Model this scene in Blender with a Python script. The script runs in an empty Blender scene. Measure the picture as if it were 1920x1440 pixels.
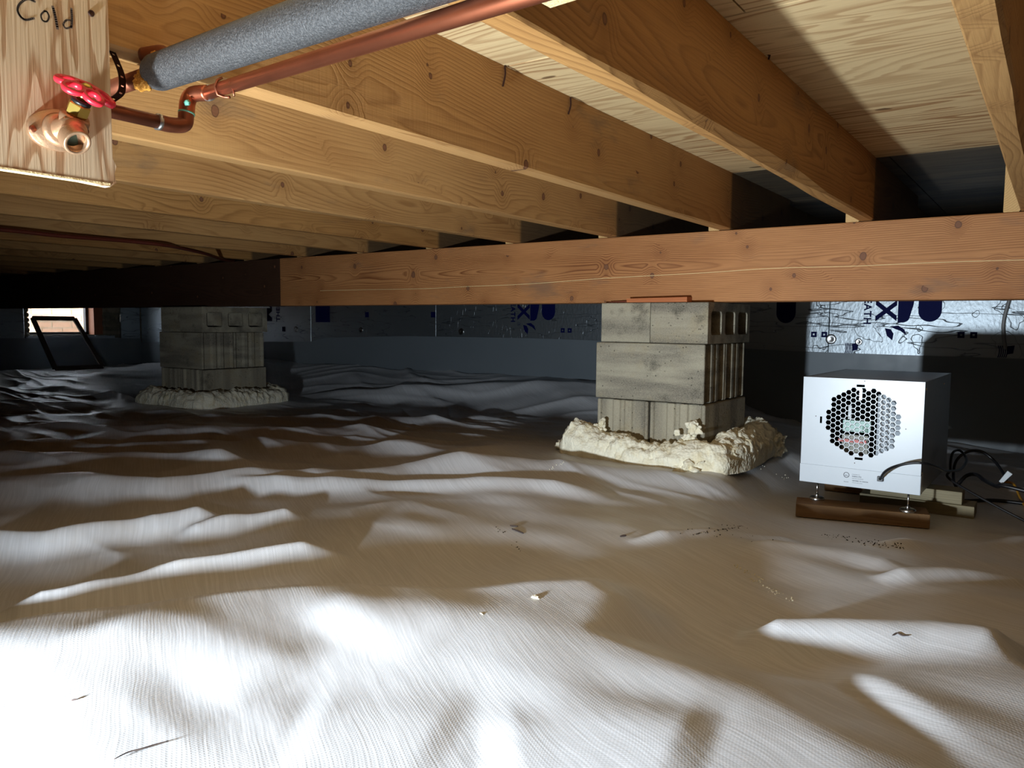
import bpy, bmesh, math, random
import numpy as np
from mathutils import Vector, Matrix, noise
random.seed(7)
rng = np.random.RandomState(5)
SC = bpy.context.scene
COL = SC.collection
PI = math.pi

# ------------------------------------------------------------------ camera (eye at the origin, z = 0 is eye height)
F_PX = 1455.5
CR = Vector((0.8182, 0.5748, 0.0076)); CF = Vector((-0.5727, 0.8159, -0.0793))
CF.normalize(); CR = (CR - CF*CR.dot(CF)).normalized(); CU = CR.cross(CF)
cam_d = bpy.data.cameras.new('camera'); cam = bpy.data.objects.new('camera', cam_d); COL.objects.link(cam)
cam.matrix_world = Matrix(((CR.x, CU.x, -CF.x, 0), (CR.y, CU.y, -CF.y, 0), (CR.z, CU.z, -CF.z, 0), (0, 0, 0, 1)))
cam_d.sensor_fit = 'HORIZONTAL'; cam_d.sensor_width = 36.0; cam_d.lens = F_PX/1920*36
cam_d.clip_start = 0.02; cam_d.clip_end = 200
SC.camera = cam

# ------------------------------------------------------------------ world: overcast daylight outside the vent window
W = bpy.data.worlds.new('world'); SC.world = W; W.use_nodes = True
W.node_tree.nodes['Background'].inputs[0].default_value = (0.80, 0.88, 1.0, 1)
W.node_tree.nodes['Background'].inputs[1].default_value = 6.5

# ------------------------------------------------------------------ the LED work light standing on the floor at lower left of the camera
def area(name, loc, target, size, watts, col, spread=None, size_y=None):
    d = bpy.data.lights.new(name, 'AREA'); d.shape = 'DISK' if size_y is None else 'RECTANGLE'
    d.size = size; d.energy = watts; d.color = col
    if size_y: d.size_y = size_y
    if spread: d.spread = spread
    o = bpy.data.objects.new(name, d); COL.objects.link(o); o.location = loc
    o.rotation_euler = (Vector(target)-Vector(loc)).to_track_quat('-Z', 'Y').to_euler()
    return o
area('work_light', (-0.79, -0.14, -0.35), (-0.72, 2.4, 0.0), 0.075, 20, (0.80, 0.91, 1.0), spread=math.radians(132))
SC.view_settings.view_transform = 'Standard'; SC.view_settings.look = 'None'
SC.view_settings.gamma = 1.0; SC.view_settings.use_curve_mapping = False
SC.view_settings.exposure = 0.45

# ------------------------------------------------------------------ rays: a point of the photograph on a real plane
def ray(x, y):
    return (CF + CR*((x-960)/F_PX) + CU*((720-y)/F_PX)).normalized()
def onX(x, y, X): d = ray(x, y); return d*(X/d.x)
def onY(x, y, Y): d = ray(x, y); return d*(Y/d.y)
def onZ(x, y, Z): d = ray(x, y); return d*(Z/d.z)

# ------------------------------------------------------------------ object helpers
def tag(o, label=None, cat=None, group=None, kind=None):
    if label: o['label'] = label
    if cat: o['category'] = cat
    if group: o['group'] = group
    if kind: o['kind'] = kind
    return o
def empty(name, loc=(0, 0, 0), rz=0):
    o = bpy.data.objects.new(name, None); COL.objects.link(o); o.location = loc; o.rotation_euler = (0, 0, rz)
    o.empty_display_size = 0.05
    return o
def link_mesh(name, me, mat, parent=None, loc=None, smooth=False, bevel=0, seg=2):
    o = bpy.data.objects.new(name, me); COL.objects.link(o)
    if mat and not me.materials: me.materials.append(mat)
    if parent: o.parent = parent
    if loc is not None: o.location = loc
    if smooth:
        me.polygons.foreach_set('use_smooth', [True]*len(me.polygons))
    if bevel:
        m = o.modifiers.new('bevel', 'BEVEL'); m.width = bevel; m.segments = seg; m.limit_method = 'ANGLE'; m.angle_limit = 0.6
    return o
def obj(name, bm, mat, parent=None, loc=None, smooth=False, bevel=0, seg=2):
    me = bpy.data.meshes.new(name); bm.normal_update(); bm.to_mesh(me); bm.free()
    return link_mesh(name, me, mat, parent, loc, smooth, bevel, seg)
def bx(bm, x0, x1, y0, y1, z0, z1):
    v = [bm.verts.new(c) for c in [(x0, y0, z0), (x1, y0, z0), (x1, y1, z0), (x0, y1, z0), (x0, y0, z1), (x1, y0, z1), (x1, y1, z1), (x0, y1, z1)]]
    for f in [(0, 3, 2, 1), (4, 5, 6, 7), (0, 1, 5, 4), (1, 2, 6, 5), (2, 3, 7, 6), (3, 0, 4, 7)]:
        bm.faces.new([v[i] for i in f])
    return v
def box_bm(*a):
    bm = bmesh.new(); bx(bm, *a); return bm
def catmull(pts, n=8):
    pts = [Vector(p) for p in pts]
    if len(pts) < 3: return pts
    P = [pts[0]*2-pts[1]] + pts + [pts[-1]*2-pts[-2]]
    out = []
    for i in range(1, len(P)-2):
        for k in range(n):
            t = k/n; a, b, c, d = P[i-1], P[i], P[i+1], P[i+2]
            out.append(0.5*((2*b)+(c-a)*t+(2*a-5*b+4*c-d)*t*t+(3*b-a-3*c+d)*t*t*t))
    out.append(pts[-1]); return out
def tube(bm, pts, r, seg=12, cap=True, rs=None, squash=None):
    pts = [Vector(p) for p in pts]; n = len(pts)
    T = [(pts[min(i+1, n-1)]-pts[max(i-1, 0)]).normalized() for i in range(n)]
    up = Vector((0, 0, 1)) if abs(T[0].z) < .9 else Vector((1, 0, 0))
    N = (up - T[0]*up.dot(T[0])).normalized(); rings = []
    for i in range(n):
        N = (N - T[i]*N.dot(T[i])).normalized(); B = T[i].cross(N)
        rr = rs[i] if rs else r
        q = squash or (1, 1)
        rings.append([bm.verts.new(pts[i]+(N*math.cos(2*PI*k/seg)*q[0]+B*math.sin(2*PI*k/seg)*q[1])*rr) for k in range(seg)])
    for i in range(n-1):
        for k in range(seg):
            bm.faces.new([rings[i][k], rings[i][(k+1) % seg], rings[i+1][(k+1) % seg], rings[i+1][k]])
    if cap:
        bm.faces.new(rings[0][::-1]); bm.faces.new(rings[-1])
    return rings
def lathe(bm, prof, origin, axis, seg=24, close=True):
    axis = Vector(axis).normalized(); origin = Vector(origin)
    u = axis.orthogonal().normalized(); v = axis.cross(u); rings = []
    for (r, h) in prof:
        rings.append([bm.verts.new(origin+axis*h+(u*math.cos(2*PI*k/seg)+v*math.sin(2*PI*k/seg))*max(r, 1e-5)) for k in range(seg)])
    for i in range(len(prof)-1):
        for k in range(seg):
            bm.faces.new([rings[i][k], rings[i][(k+1) % seg], rings[i+1][(k+1) % seg], rings[i+1][k]])
    if close:
        bm.faces.new(rings[0][::-1]); bm.faces.new(rings[-1])
def curve_plate(name, outer, holes, thick):
    """flat plate with holes, in XY, thickness centred on z=0 -> mesh"""
    cu = bpy.data.curves.new(name, 'CURVE'); cu.dimensions = '2D'; cu.fill_mode = 'BOTH'; cu.extrude = thick/2
    for poly in [outer]+holes:
        s = cu.splines.new('POLY'); s.points.add(len(poly)-1); s.use_cyclic_u = True
        for i, p in enumerate(poly): s.points[i].co = (p[0], p[1], 0, 1)
    o = bpy.data.objects.new(name+'_tmp', cu); COL.objects.link(o)
    dg = bpy.context.evaluated_depsgraph_get(); dg.update()
    me = bpy.data.meshes.new_from_object(o.evaluated_get(dg)); me.name = name
    bpy.data.objects.remove(o); bpy.data.curves.remove(cu)
    return me
def text_mesh(name, s, size, thick=0.0004, bold=0.0, space=1.0):
    cu = bpy.data.curves.new(name, 'FONT'); cu.body = s; cu.size = size; cu.extrude = thick; cu.offset = bold
    cu.space_character = space; cu.resolution_u = 3
    o = bpy.data.objects.new(name+'_tmp', cu); COL.objects.link(o)
    dg = bpy.context.evaluated_depsgraph_get(); dg.update()
    me = bpy.data.meshes.new_from_object(o.evaluated_get(dg)); me.name = name
    bpy.data.objects.remove(o); bpy.data.curves.remove(cu)
    return me
def xform(me, M): me.transform(M); return me

# ------------------------------------------------------------------ node helpers
class NT:
    def __init__(s, name):
        s.m = bpy.data.materials.new(name); s.m.use_nodes = True; s.t = s.m.node_tree
        s.b = s.t.nodes['Principled BSDF']
    def n(s, t, **k):
        nd = s.t.nodes.new(t)
        for a, b in k.items(): setattr(nd, a, b)
        return nd
    def l(s, a, b): s.t.links.new(a, b)
    def _in(s, sock, v):
        if isinstance(v, bpy.types.NodeSocket): s.l(v, sock)
        elif v is not None: sock.default_value = v
    def math(s, op, a, b=None, c=None, clamp=False):
        nd = s.n('ShaderNodeMath', operation=op, use_clamp=clamp)
        s._in(nd.inputs[0], a); s._in(nd.inputs[1], b); s._in(nd.inputs[2], c); return nd.outputs[0]
    def vm(s, op, a, b=None):
        nd = s.n('ShaderNodeVectorMath', operation=op)
        s._in(nd.inputs[0], a); s._in(nd.inputs[1], b)
        return nd.outputs['Value'] if op in ('LENGTH', 'DOT_PRODUCT', 'DISTANCE') else nd.outputs[0]
    def noise(s, v, scale, detail=3, rough=.5, dist=0.0):
        nd = s.n('ShaderNodeTexNoise'); s._in(nd.inputs['Vector'], v); s._in(nd.inputs['Scale'], scale)
        nd.inputs['Detail'].default_value = detail; nd.inputs['Roughness'].default_value = rough; nd.inputs['Distortion'].default_value = dist
        return nd.outputs[0]
    def ramp(s, f, stops, interp='LINEAR'):
        nd = s.n('ShaderNodeValToRGB'); s._in(nd.inputs[0], f); r = nd.color_ramp; r.interpolation = interp
        while len(r.elements) < len(stops): r.elements.new(.5)
        for e, (p, c) in zip(r.elements, stops):
            e.position = p; e.color = (c, c, c, 1) if isinstance(c, (int, float)) else (*c, 1)
        return nd.outputs[0]
    def mix(s, f, a, b, mode='MIX'):
        nd = s.n('ShaderNodeMix', data_type='RGBA', blend_type=mode)
        s._in(nd.inputs[0], f)
        for i, v in ((6, a), (7, b)):
            if isinstance(v, tuple): v = (*v, 1) if len(v) == 3 else v
            s._in(nd.inputs[i], v)
        return nd.outputs[2]
    def bump(s, h, strength=.5, dist=.002, normal=None):
        nd = s.n('ShaderNodeBump'); s._in(nd.inputs['Height'], h); nd.inputs['Strength'].default_value = strength
        nd.inputs['Distance'].default_value = dist
        if normal: s.l(normal, nd.inputs['Normal'])
        return nd.outputs[0]
    def smooth(s, v, a, b, lo=0.0, hi=1.0):
        nd = s.n('ShaderNodeMapRange', interpolation_type='SMOOTHSTEP'); s._in(nd.inputs[0], v)
        for i, x in enumerate((a, b, lo, hi)): s._in(nd.inputs[i+1], x)
        return nd.outputs[0]
    def combine(s, x, y, z):
        nd = s.n('ShaderNodeCombineXYZ')
        for i, v in enumerate((x, y, z)): s._in(nd.inputs[i], v)
        return nd.outputs[0]
    def sep(s, v):
        nd = s.n('ShaderNodeSeparateXYZ'); s.l(v, nd.inputs[0]); return nd.outputs
def lin(r, g, b):
    f = lambda c: (c/255/12.92) if c <= 10 else ((c/255+.055)/1.055)**2.4
    return (f(r), f(g), f(b))
def plain(name, col, rough=.5, metal=0.0, var=0.12, vscale=30, bump=0.0, spec=None):
    k = NT(name); tc = k.n('ShaderNodeTexCoord').outputs['Object']
    n = k.noise(tc, vscale, 4, .6)
    c = k.mix(k.math('MULTIPLY', n, 1.0), tuple(x*(1-var) for x in col), tuple(min(1, x*(1+var)) for x in col))
    k.l(c, k.b.inputs['Base Color']); k.b.inputs['Roughness'].default_value = rough; k.b.inputs['Metallic'].default_value = metal
    if spec is not None: k.b.inputs['Specular IOR Level'].default_value = spec
    if bump: k.l(k.bump(k.noise(tc, vscale*4, 4, .6), 1.0, bump), k.b.inputs['Normal'])
    return k.m

def wood(name, light, dark, axis='Y', ring=.0055, contrast=.7, knotc=(.105, .045, .022), knots=1.0, stain=0.3, aged_y=None, rough=.62, saw=0.0, centre=(.05, .09), tilt=.03):
    """sawn softwood: growth rings of a log cut along its length, knots, grey stains"""
    k = NT(name)
    tc = k.n('ShaderNodeTexCoord').outputs['Object']; rnd = k.n('ShaderNodeObjectInfo').outputs['Random']
    x, y, z = k.sep(tc)
    L, A, B = {'Y': (y, x, z), 'X': (x, y, z), 'Z': (z, x, y)}[axis]
    L = k.math('ADD', L, k.math('MULTIPLY', rnd, 37.0))
    p = k.combine(A, B, L)
    # knots
    kp = k.combine(k.math('MULTIPLY', A, .01), k.math('MULTIPLY', B, 9.0), k.math('MULTIPLY', L, 4.5))
    vo = k.n('ShaderNodeTexVoronoi'); vo.feature = 'F1'; k.l(kp, vo.inputs['Vector']); vo.inputs['Scale'].default_value = 1.0
    dv = k.vm('SUBTRACT', vo.outputs['Position'], kp)
    dx, dy, dz = k.sep(dv)
    wob = k.math('MULTIPLY', k.math('SUBTRACT', k.noise(p, 60, 2), .5), .006)
    ddy = k.math('DIVIDE', dy, 9.0); ddz = k.math('DIVIDE', dz, 4.5)
    kd = k.math('ADD', k.math('SQRT', k.math('ADD', k.math('MULTIPLY', ddy, ddy), k.math('MULTIPLY', k.math('MULTIPLY', ddz, ddz), 1.6))), wob)
    crs = k.sep(vo.outputs['Color'])
    ksize = k.math('MULTIPLY', k.math('SUBTRACT', crs[0], .30), .016*knots)      # radius; negative: no knot
    kin = k.math('SUBTRACT', kd, ksize)
    kmask = k.smooth(kin, .0018, -.0008)
    kring = k.math('MULTIPLY', k.smooth(k.math('ABSOLUTE', kin), .0022, .0), k.math('GREATER_THAN', ksize, 0.0))
    kinf = k.math('MULTIPLY', k.smooth(kd, .055, .0), k.math('GREATER_THAN', ksize, 0.0))
    # rings
    low = k.noise(k.combine(k.math('MULTIPLY', A, 5.0), k.math('MULTIPLY', B, 5.0), k.math('MULTIPLY', L, .9)), 1.0, 2)
    hi = k.noise(k.combine(k.math('MULTIPLY', A, 40.0), k.math('MULTIPLY', B, 40.0), k.math('MULTIPLY', L, 5.0)), 1.0, 2)
    a = k.math('ADD', k.math('ADD', A, centre[0]), k.math('MULTIPLY', k.math('SUBTRACT', low, .5), .10))
    b = k.math('ADD', k.math('SUBTRACT', B, k.math('MULTIPLY', rnd, centre[1]*1.6)), k.math('MULTIPLY', k.math('SUBTRACT', k.noise(k.combine(0.0, 0.0, k.math('MULTIPLY', L, 1.3)), 1.0, 1), .5), tilt*3))
    R = k.math('SQRT', k.math('ADD', k.math('MULTIPLY', a, a), k.math('MULTIPLY', b, b)))
    R = k.math('ADD', R, k.math('MULTIPLY', kinf, .016))
    R = k.math('ADD', R, k.math('MULTIPLY', hi, .0035))
    fr = k.math('FRACT', k.math('DIVIDE', R, ring))
    rc = k.ramp(fr, [(0, 0.0), (.55, .25), (.86, 1.0), (.97, .25), (1, 0)])
    fib = k.noise(k.combine(k.math('MULTIPLY', A, 600.0), k.math('MULTIPLY', B, 600.0), k.math('MULTIPLY', L, 12.0)), 1.0, 2)
    amp = k.smooth(k.noise(k.combine(A, B, L), 2.2, 2), .3, .7, .35, 1.0)
    c = k.mix(k.math('MULTIPLY', k.math('MULTIPLY', rc, contrast), amp), light, dark)
    c = k.mix(k.smooth(fib, .35, .75, 0, .28), c, dark)
    tint = k.ramp(k.noise(k.combine(A, k.math('MULTIPLY', B, 6.0), L), 1.6, 3), [(.25, (.76, .66, .56)), (.5, (1, .97, .93)), (.8, (1, 1, 1))])
    c = k.mix(.8, c, tint, 'MULTIPLY')
    if stain:
        sm = k.smooth(k.noise(k.combine(A, k.math('MULTIPLY', B, 3.0), L), 3.1, 5, .62), .56, .74)
        c = k.mix(k.math('MULTIPLY', sm, stain), c, lin(96, 84, 74))
    c = k.mix(k.math('MULTIPLY', kinf, .25), c, dark)
    c = k.mix(kmask, c, tuple(v*1.9 for v in knotc)); c = k.mix(k.math('MULTIPLY', kring, .85), c, knotc)
    h = k.math('ADD', k.math('MULTIPLY', rc, -.5), k.math('MULTIPLY', fib, .5))
    if saw:
        sw = k.noise(k.combine(A, k.math('MULTIPLY', B, 8.0), k.math('MULTIPLY', L, 260.0)), 1.0, 2)
        h = k.math('ADD', h, k.math('MULTIPLY', sw, saw))
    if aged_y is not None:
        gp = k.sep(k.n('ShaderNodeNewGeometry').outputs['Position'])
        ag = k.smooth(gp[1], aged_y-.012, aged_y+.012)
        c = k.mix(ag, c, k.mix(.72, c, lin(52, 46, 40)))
    k.l(c, k.b.inputs['Base Color']); k.b.inputs['Roughness'].default_value = rough
    k.b.inputs['Specular IOR Level'].default_value = .3
    k.l(k.bump(h, .35, .0012), k.b.inputs['Normal'])
    return k.m
def plywood(name, light, dark, along='X', bands=7.0, sc=1.0, rough=.6, dirt=0.0):
    """rotary-cut veneer: wide wavy bands along the face grain"""
    k = NT(name); tc = k.n('ShaderNodeTexCoord').outputs['Object']; rnd = k.n('ShaderNodeObjectInfo').outputs['Random']
    x, y, z = k.sep(tc)
    L, A = {'X': (x, y), 'Z': (z, y), 'Y': (y, x)}[along]
    L = k.math('ADD', L, k.math('MULTIPLY', rnd, 23.0))
    v = k.combine(k.math('MULTIPLY', L, .55*sc), k.math('MULTIPLY', A, 5.2*sc), 0.0)
    n = k.noise(v, 1.0, 3, .48, .25)
    w = k.math('MULTIPLY', k.noise(k.combine(k.math('MULTIPLY', L, 7*sc), k.math('MULTIPLY', A, 60*sc), 0.0), 1.0, 2), .02)
    fr = k.math('FRACT', k.math('MULTIPLY', k.math('ADD', n, w), bands*2.2))
    m = k.ramp(fr, [(0, .0), (.5, .12), (.78, 1.0), (.93, .9), (1, 0)])
    amp = k.smooth(k.noise(k.combine(k.math('MULTIPLY', L, .6), k.math('MULTIPLY', A, 3.0), 3.3), 1.0, 2), .3, .58, .4, 1.0)
    c = k.mix(k.math('MULTIPLY', k.math('MULTIPLY', m, .8), amp), light, dark)
    fib = k.noise(k.combine(k.math('MULTIPLY', L, 9), k.math('MULTIPLY', A, 420), 0.0), 1.0, 3)
    c = k.mix(k.smooth(fib, .4, .8, 0, .25), c, dark)
    # football-shaped knots
    kp = k.combine(k.math('MULTIPLY', L, 2.2), k.math('MULTIPLY', A, 4.0), 0.0)
    vo = k.n('ShaderNodeTexVoronoi'); k.l(kp, vo.inputs['Vector']); vo.inputs['Scale'].default_value = 1.0
    dx, dy, dz = k.sep(k.vm('SUBTRACT', vo.outputs['Position'], kp))
    kd = k.math('SQRT', k.math('ADD', k.math('POWER', k.math('MULTIPLY', dx, 1.0), 2.0), k.math('POWER', k.math('MULTIPLY', dy, 1.5), 2.0)))
    cr = k.sep(vo.outputs['Color'])[0]
    ks = k.math('MULTIPLY', k.math('SUBTRACT', cr, .55), .17)
    km = k.smooth(k.math('SUBTRACT', kd, ks), .012, -.004)
    c = k.mix(k.math('MULTIPLY', km, .8), c, tuple(v*.35 for v in dark))
    if dirt:
        dm = k.smooth(k.noise(k.combine(k.math('MULTIPLY', L, 1.5), k.math('MULTIPLY', A, 9), 0), 1.0, 5, .6), .3, .7)
        c = k.mix(k.math('ADD', k.math('MULTIPLY', dm, .25), dirt-.2), c, lin(40, 38, 36))
    k.l(c, k.b.inputs['Base Color']); k.b.inputs['Roughness'].default_value = rough; k.b.inputs['Specular IOR Level'].default_value = .3
    k.l(k.bump(k.math('ADD', k.math('MULTIPLY', m, -.4), fib), .3, .001), k.b.inputs['Normal'])
    return k.m
def concrete(name, base, dark, stripe='Z', warm=lin(150, 135, 105)):
    k = NT(name); tc = k.n('ShaderNodeTexCoord').outputs['Object']; rnd = k.n('ShaderNodeObjectInfo').outputs['Random']
    p = k.vm('ADD', tc, k.combine(k.math('MULTIPLY', rnd, 19), k.math('MULTIPLY', rnd, 7), 0.0))
    x, y, z = k.sep(p)
    st = k.noise(k.combine(k.math('MULTIPLY', x, 16), k.math('MULTIPLY', y, 16), k.math('MULTIPLY', z, 1.2)), 1.0, 3) if stripe == 'Z' else \
        k.noise(k.combine(k.math('MULTIPLY', x, 3), k.math('MULTIPLY', y, 3), k.math('MULTIPLY', z, 22)), 1.0, 3)
    c = k.mix(k.smooth(st, .35, .68), base, dark)
    c = k.mix(k.smooth(k.noise(p, 9, 4, .6), .5, .72, 0, .6), c, warm)
    c = k.mix(k.smooth(k.noise(p, 11, 7, .7), .53, .72, 0, .8), c, tuple(v*.3 for v in dark))
    g = k.noise(p, 260, 3, .7)
    c = k.mix(k.smooth(g, .3, .75, 0, .4), c, tuple(min(1, v*1.5) for v in base))
    vo = k.n('ShaderNodeTexVoronoi'); k.l(p, vo.inputs['Vector']); vo.inputs['Scale'].default_value = 95
    pit = k.math('MULTIPLY', k.smooth(vo.outputs['Distance'], .28, .1), k.math('GREATER_THAN', k.sep(vo.outputs['Color'])[0], .84))
    c = k.mix(k.math('MULTIPLY', pit, .7), c, tuple(v*.25 for v in dark))
    k.l(c, k.b.inputs['Base Color']); k.b.inputs['Roughness'].default_value = .9; k.b.inputs['Specular IOR Level'].default_value = .2
    h = k.math('SUBTRACT', k.math('ADD', k.math('MULTIPLY', g, .5), k.math('MULTIPLY', k.noise(p, 60, 3), .7)), pit)
    k.l(k.bump(h, .8, .0025), k.b.inputs['Normal'])
    return k.m

# ------------------------------------------------------------------ materials
M = {}
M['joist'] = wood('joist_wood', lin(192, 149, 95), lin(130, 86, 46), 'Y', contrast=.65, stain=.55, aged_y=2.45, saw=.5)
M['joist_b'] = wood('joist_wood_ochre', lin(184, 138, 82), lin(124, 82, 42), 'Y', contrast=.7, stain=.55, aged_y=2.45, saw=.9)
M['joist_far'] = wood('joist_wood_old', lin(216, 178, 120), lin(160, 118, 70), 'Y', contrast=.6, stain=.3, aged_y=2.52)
M['beam'] = wood('beam_wood', lin(190, 134, 84), lin(112, 60, 28), 'X', ring=.0058, contrast=.95, knots=1.1, stain=.5, centre=(.03, .16), tilt=.05)
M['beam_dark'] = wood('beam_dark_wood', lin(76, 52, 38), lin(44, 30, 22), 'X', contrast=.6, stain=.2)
M['board_edge'] = plain('split_wood', lin(232, 206, 150), .7, var=.2, vscale=60, bump=.002)
M['shim'] = wood('shim_wood', lin(196, 120, 74), lin(140, 74, 40), 'X', contrast=.6, knots=0, stain=0)
M['shim_dark'] = wood('shim_dark_wood', lin(120, 58, 36), lin(80, 36, 22), 'X', contrast=.6, knots=0, stain=0)
M['plank'] = wood('plank_wood', lin(134, 104, 70), lin(86, 62, 38), 'X', contrast=.5, knots=.7, stain=.4)
M['grey_plank'] = wood('grey_plank_wood', lin(150, 140, 112), lin(110, 98, 76), 'X', contrast=.4, knots=0, stain=.5)
M['ply'] = plywood('subfloor_plywood', lin(222, 196, 148), lin(150, 100, 54), bands=10)
M['ply_old'] = plywood('subfloor_plywood_old', lin(150, 130, 98), lin(96, 72, 48), dirt=.75)
M['ply_board'] = plywood('tap_board_plywood', lin(214, 190, 156), lin(160, 116, 76), along='Z', bands=5, sc=3.4)
M['conc'] = concrete('block_concrete', lin(164, 156, 136), lin(112, 106, 95))
M['conc_h'] = concrete('block_concrete_level', lin(162, 155, 136), lin(110, 104, 94), 'H')
M['wall_conc'] = concrete('wall_concrete', lin(140, 134, 118), lin(98, 94, 84), 'H')
M['copper'] = plain('copper', lin(190, 112, 80), .34, .95, .25, 25)
M['copper_dark'] = plain('copper_dull', lin(140, 82, 58), .42, .8, .3, 30)
M['solder'] = plain('solder', lin(200, 200, 196), .3, .9, .1)
M['verdigris'] = plain('verdigris', lin(120, 190, 165), .7, 0, .2, 80)
M['brass'] = plain('brass_cast', lin(188, 150, 116), .42, .75, .12, 60, bump=.0004)
M['brass_y'] = plain('brass_nut', lin(196, 166, 84), .32, .9, .1, 60)
M['bore'] = plain('tap_bore', lin(84, 104, 88), .6, .3, .4, 90)
M['red'] = plain('red_enamel', lin(214, 36, 52), .3, 0, .08)
M['black'] = plain('black_plastic', lin(20, 20, 23), .38, 0, .1)
M['liner'] = plain('liner_matt', lin(12, 12, 14), 1.0, 0, .1, spec=0.0)
M['dark_metal'] = plain('dark_strap_metal', lin(58, 34, 26), .5, .6, .2)
M['steel'] = plain('steel', lin(200, 200, 200), .25, 1.0, .05)
M['galv'] = plain('galvanised_steel', lin(150, 150, 148), .38, .75, .15, 40)
M['white'] = plain('white_enamel', lin(196, 204, 212), .32, 0, .02)
M['ink'] = plain('navy_ink', lin(12, 18, 72), .6, 0, .15, spec=.08)
M['text'] = plain('dark_print', lin(40, 42, 56), .5, 0, .05)
M['pencil'] = plain('marker_ink', lin(104, 90, 82), .7, 0, .3, 120)
M['scrap_grey'] = plain('grey_flap', lin(150, 150, 140), .6, 0, .1)
M['yfoam'] = plain('yellow_foam', lin(196, 132, 40), .7, 0, .25, 60, bump=.003)
M['pcb'] = plain('circuit_label', lin(170, 205, 196), .5, 0, .1)
M['green'] = plain('green_component', lin(20, 104, 72), .4, 0, .1)
M['wire_red'] = plain('red_wire', lin(190, 60, 44), .4, 0, .1)
M['pex'] = plain('red_brown_cable', lin(96, 40, 28), .4, 0, .15)
M['yellow'] = plain('yellow_cord', lin(214, 150, 30), .5, 0, .1)
M['tagw'] = plain('pale_plug', lin(190, 196, 200), .4, 0, .1)
M['twig'] = plain('twig_bark', lin(70, 56, 50), .8, 0, .3, 90)
M['dirt'] = plain('soil_crumbs', lin(42, 34, 26), .9, 0, .3, 90)
M['redwood'] = wood('window_buck_wood', lin(168, 112, 84), lin(120, 76, 54), 'Z', contrast=.4, knots=0, stain=.1)
M['sash'] = plain('sash_wood', lin(80, 66, 56), .6, 0, .3, 30)
M['winframe'] = plain('window_frame_black', lin(24, 22, 24), .5, 0, .1)
M['brickpale'] = plain('pale_brick', lin(206, 160, 128), .8, 0, .3, 3)
M['lawn'] = plain('gravel_ground', lin(190, 186, 160), .9, 0, .3, 6)
M['white_wire'] = plain('grey_wire', lin(150, 148, 146), .45, 0, .05)
# crawl-space sheet: woven white polyethylene
k = NT('sheet_poly'); tc = k.n('ShaderNodeTexCoord').outputs['Object']; x, y, z = k.sep(tc)
wob = k.math('MULTIPLY', k.math('SUBTRACT', k.noise(tc, 3.0, 3), .5), .05)
u = k.math('ADD', k.math('ADD', k.math('MULTIPLY', x, .5), k.math('MULTIPLY', y, .87)), wob)
v = k.math('ADD', k.math('ADD', k.math('MULTIPLY', x, .87), k.math('MULTIPLY', y, -.5)), wob)
wu = k.math('SINE', k.math('MULTIPLY', u, 2*PI/.0045)); wv = k.math('SINE', k.math('MULTIPLY', v, 2*PI/.0045))
weave = k.math('ADD', k.math('MULTIPLY', wu, wv), k.math('MULTIPLY', wu, .6))
streak = k.noise(k.combine(k.math('MULTIPLY', u, 230), k.math('MULTIPLY', v, 6), 0.0), 1.0, 3, .6)
patch = k.smooth(k.noise(tc, 2.3, 2), .38, .6, .35, 1.0)
near = k.smooth(k.vm('LENGTH', k.combine(k.math('ADD', x, .3), y, 0.0)), 2.3, 1.0, .0, 1.0)
col = k.mix(k.smooth(streak, .35, .7), lin(202, 203, 206), lin(217, 218, 222))
col = k.mix(k.smooth(k.noise(tc, 5, 5, .6), .58, .8, 0, .35), col, lin(196, 184, 166))
k.l(col, k.b.inputs['Base Color'])
k.l(k.smooth(k.noise(tc, 6, 3), .3, .7, .34, .5), k.b.inputs['Roughness'])
k.b.inputs['Specular IOR Level'].default_value = .45
hh = k.math('ADD', k.math('MULTIPLY', weave, .20), k.math('MULTIPLY', streak, 1.0))
b1 = k.bump(k.math('MULTIPLY', k.math('MULTIPLY', hh, patch), near), .35, .0006)
b2 = k.bump(k.noise(k.combine(k.math('MULTIPLY', u, 40), k.math('MULTIPLY', v, 9), 0.0), 1.0, 3), .16, .003, b1)
k.l(b2, k.b.inputs['Normal']); M['sheet'] = k.m
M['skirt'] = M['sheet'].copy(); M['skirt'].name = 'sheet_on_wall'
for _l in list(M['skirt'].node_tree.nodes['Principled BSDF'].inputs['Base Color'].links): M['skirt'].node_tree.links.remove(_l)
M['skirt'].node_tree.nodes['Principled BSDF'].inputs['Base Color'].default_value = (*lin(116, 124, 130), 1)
# foil face of the insulation boards
k = NT('foil'); tc = k.n('ShaderNodeTexCoord').outputs['Object']; x, y, z = k.sep(tc)
n1 = k.noise(k.combine(k.math('MULTIPLY', x, 2.2), k.math('MULTIPLY', y, 2.2), k.math('MULTIPLY', z, 15)), 1.0, 2, .6)
crease = k.smooth(k.math('ABSOLUTE', k.math('SUBTRACT', n1, .5)), .010, .0)
n2 = k.noise(k.combine(k.math('MULTIPLY', x, 9), k.math('MULTIPLY', y, 9), k.math('MULTIPLY', z, 9)), 1.0, 2)
crease2 = k.smooth(k.math('ABSOLUTE', k.math('SUBTRACT', n2, .40)), .006, .0)
fine = k.noise(k.combine(k.math('MULTIPLY', x, 70), k.math('MULTIPLY', y, 70), k.math('MULTIPLY', z, 45)), 1.0, 2)
cc = k.math('MAXIMUM', crease, k.math('MULTIPLY', crease2, .7))
k.l(k.mix(k.math('MULTIPLY', cc, .55), lin(160, 168, 174), lin(80, 86, 96)), k.b.inputs['Base Color'])
k.b.inputs['Metallic'].default_value = .88; k.b.inputs['Roughness'].default_value = .42
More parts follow.
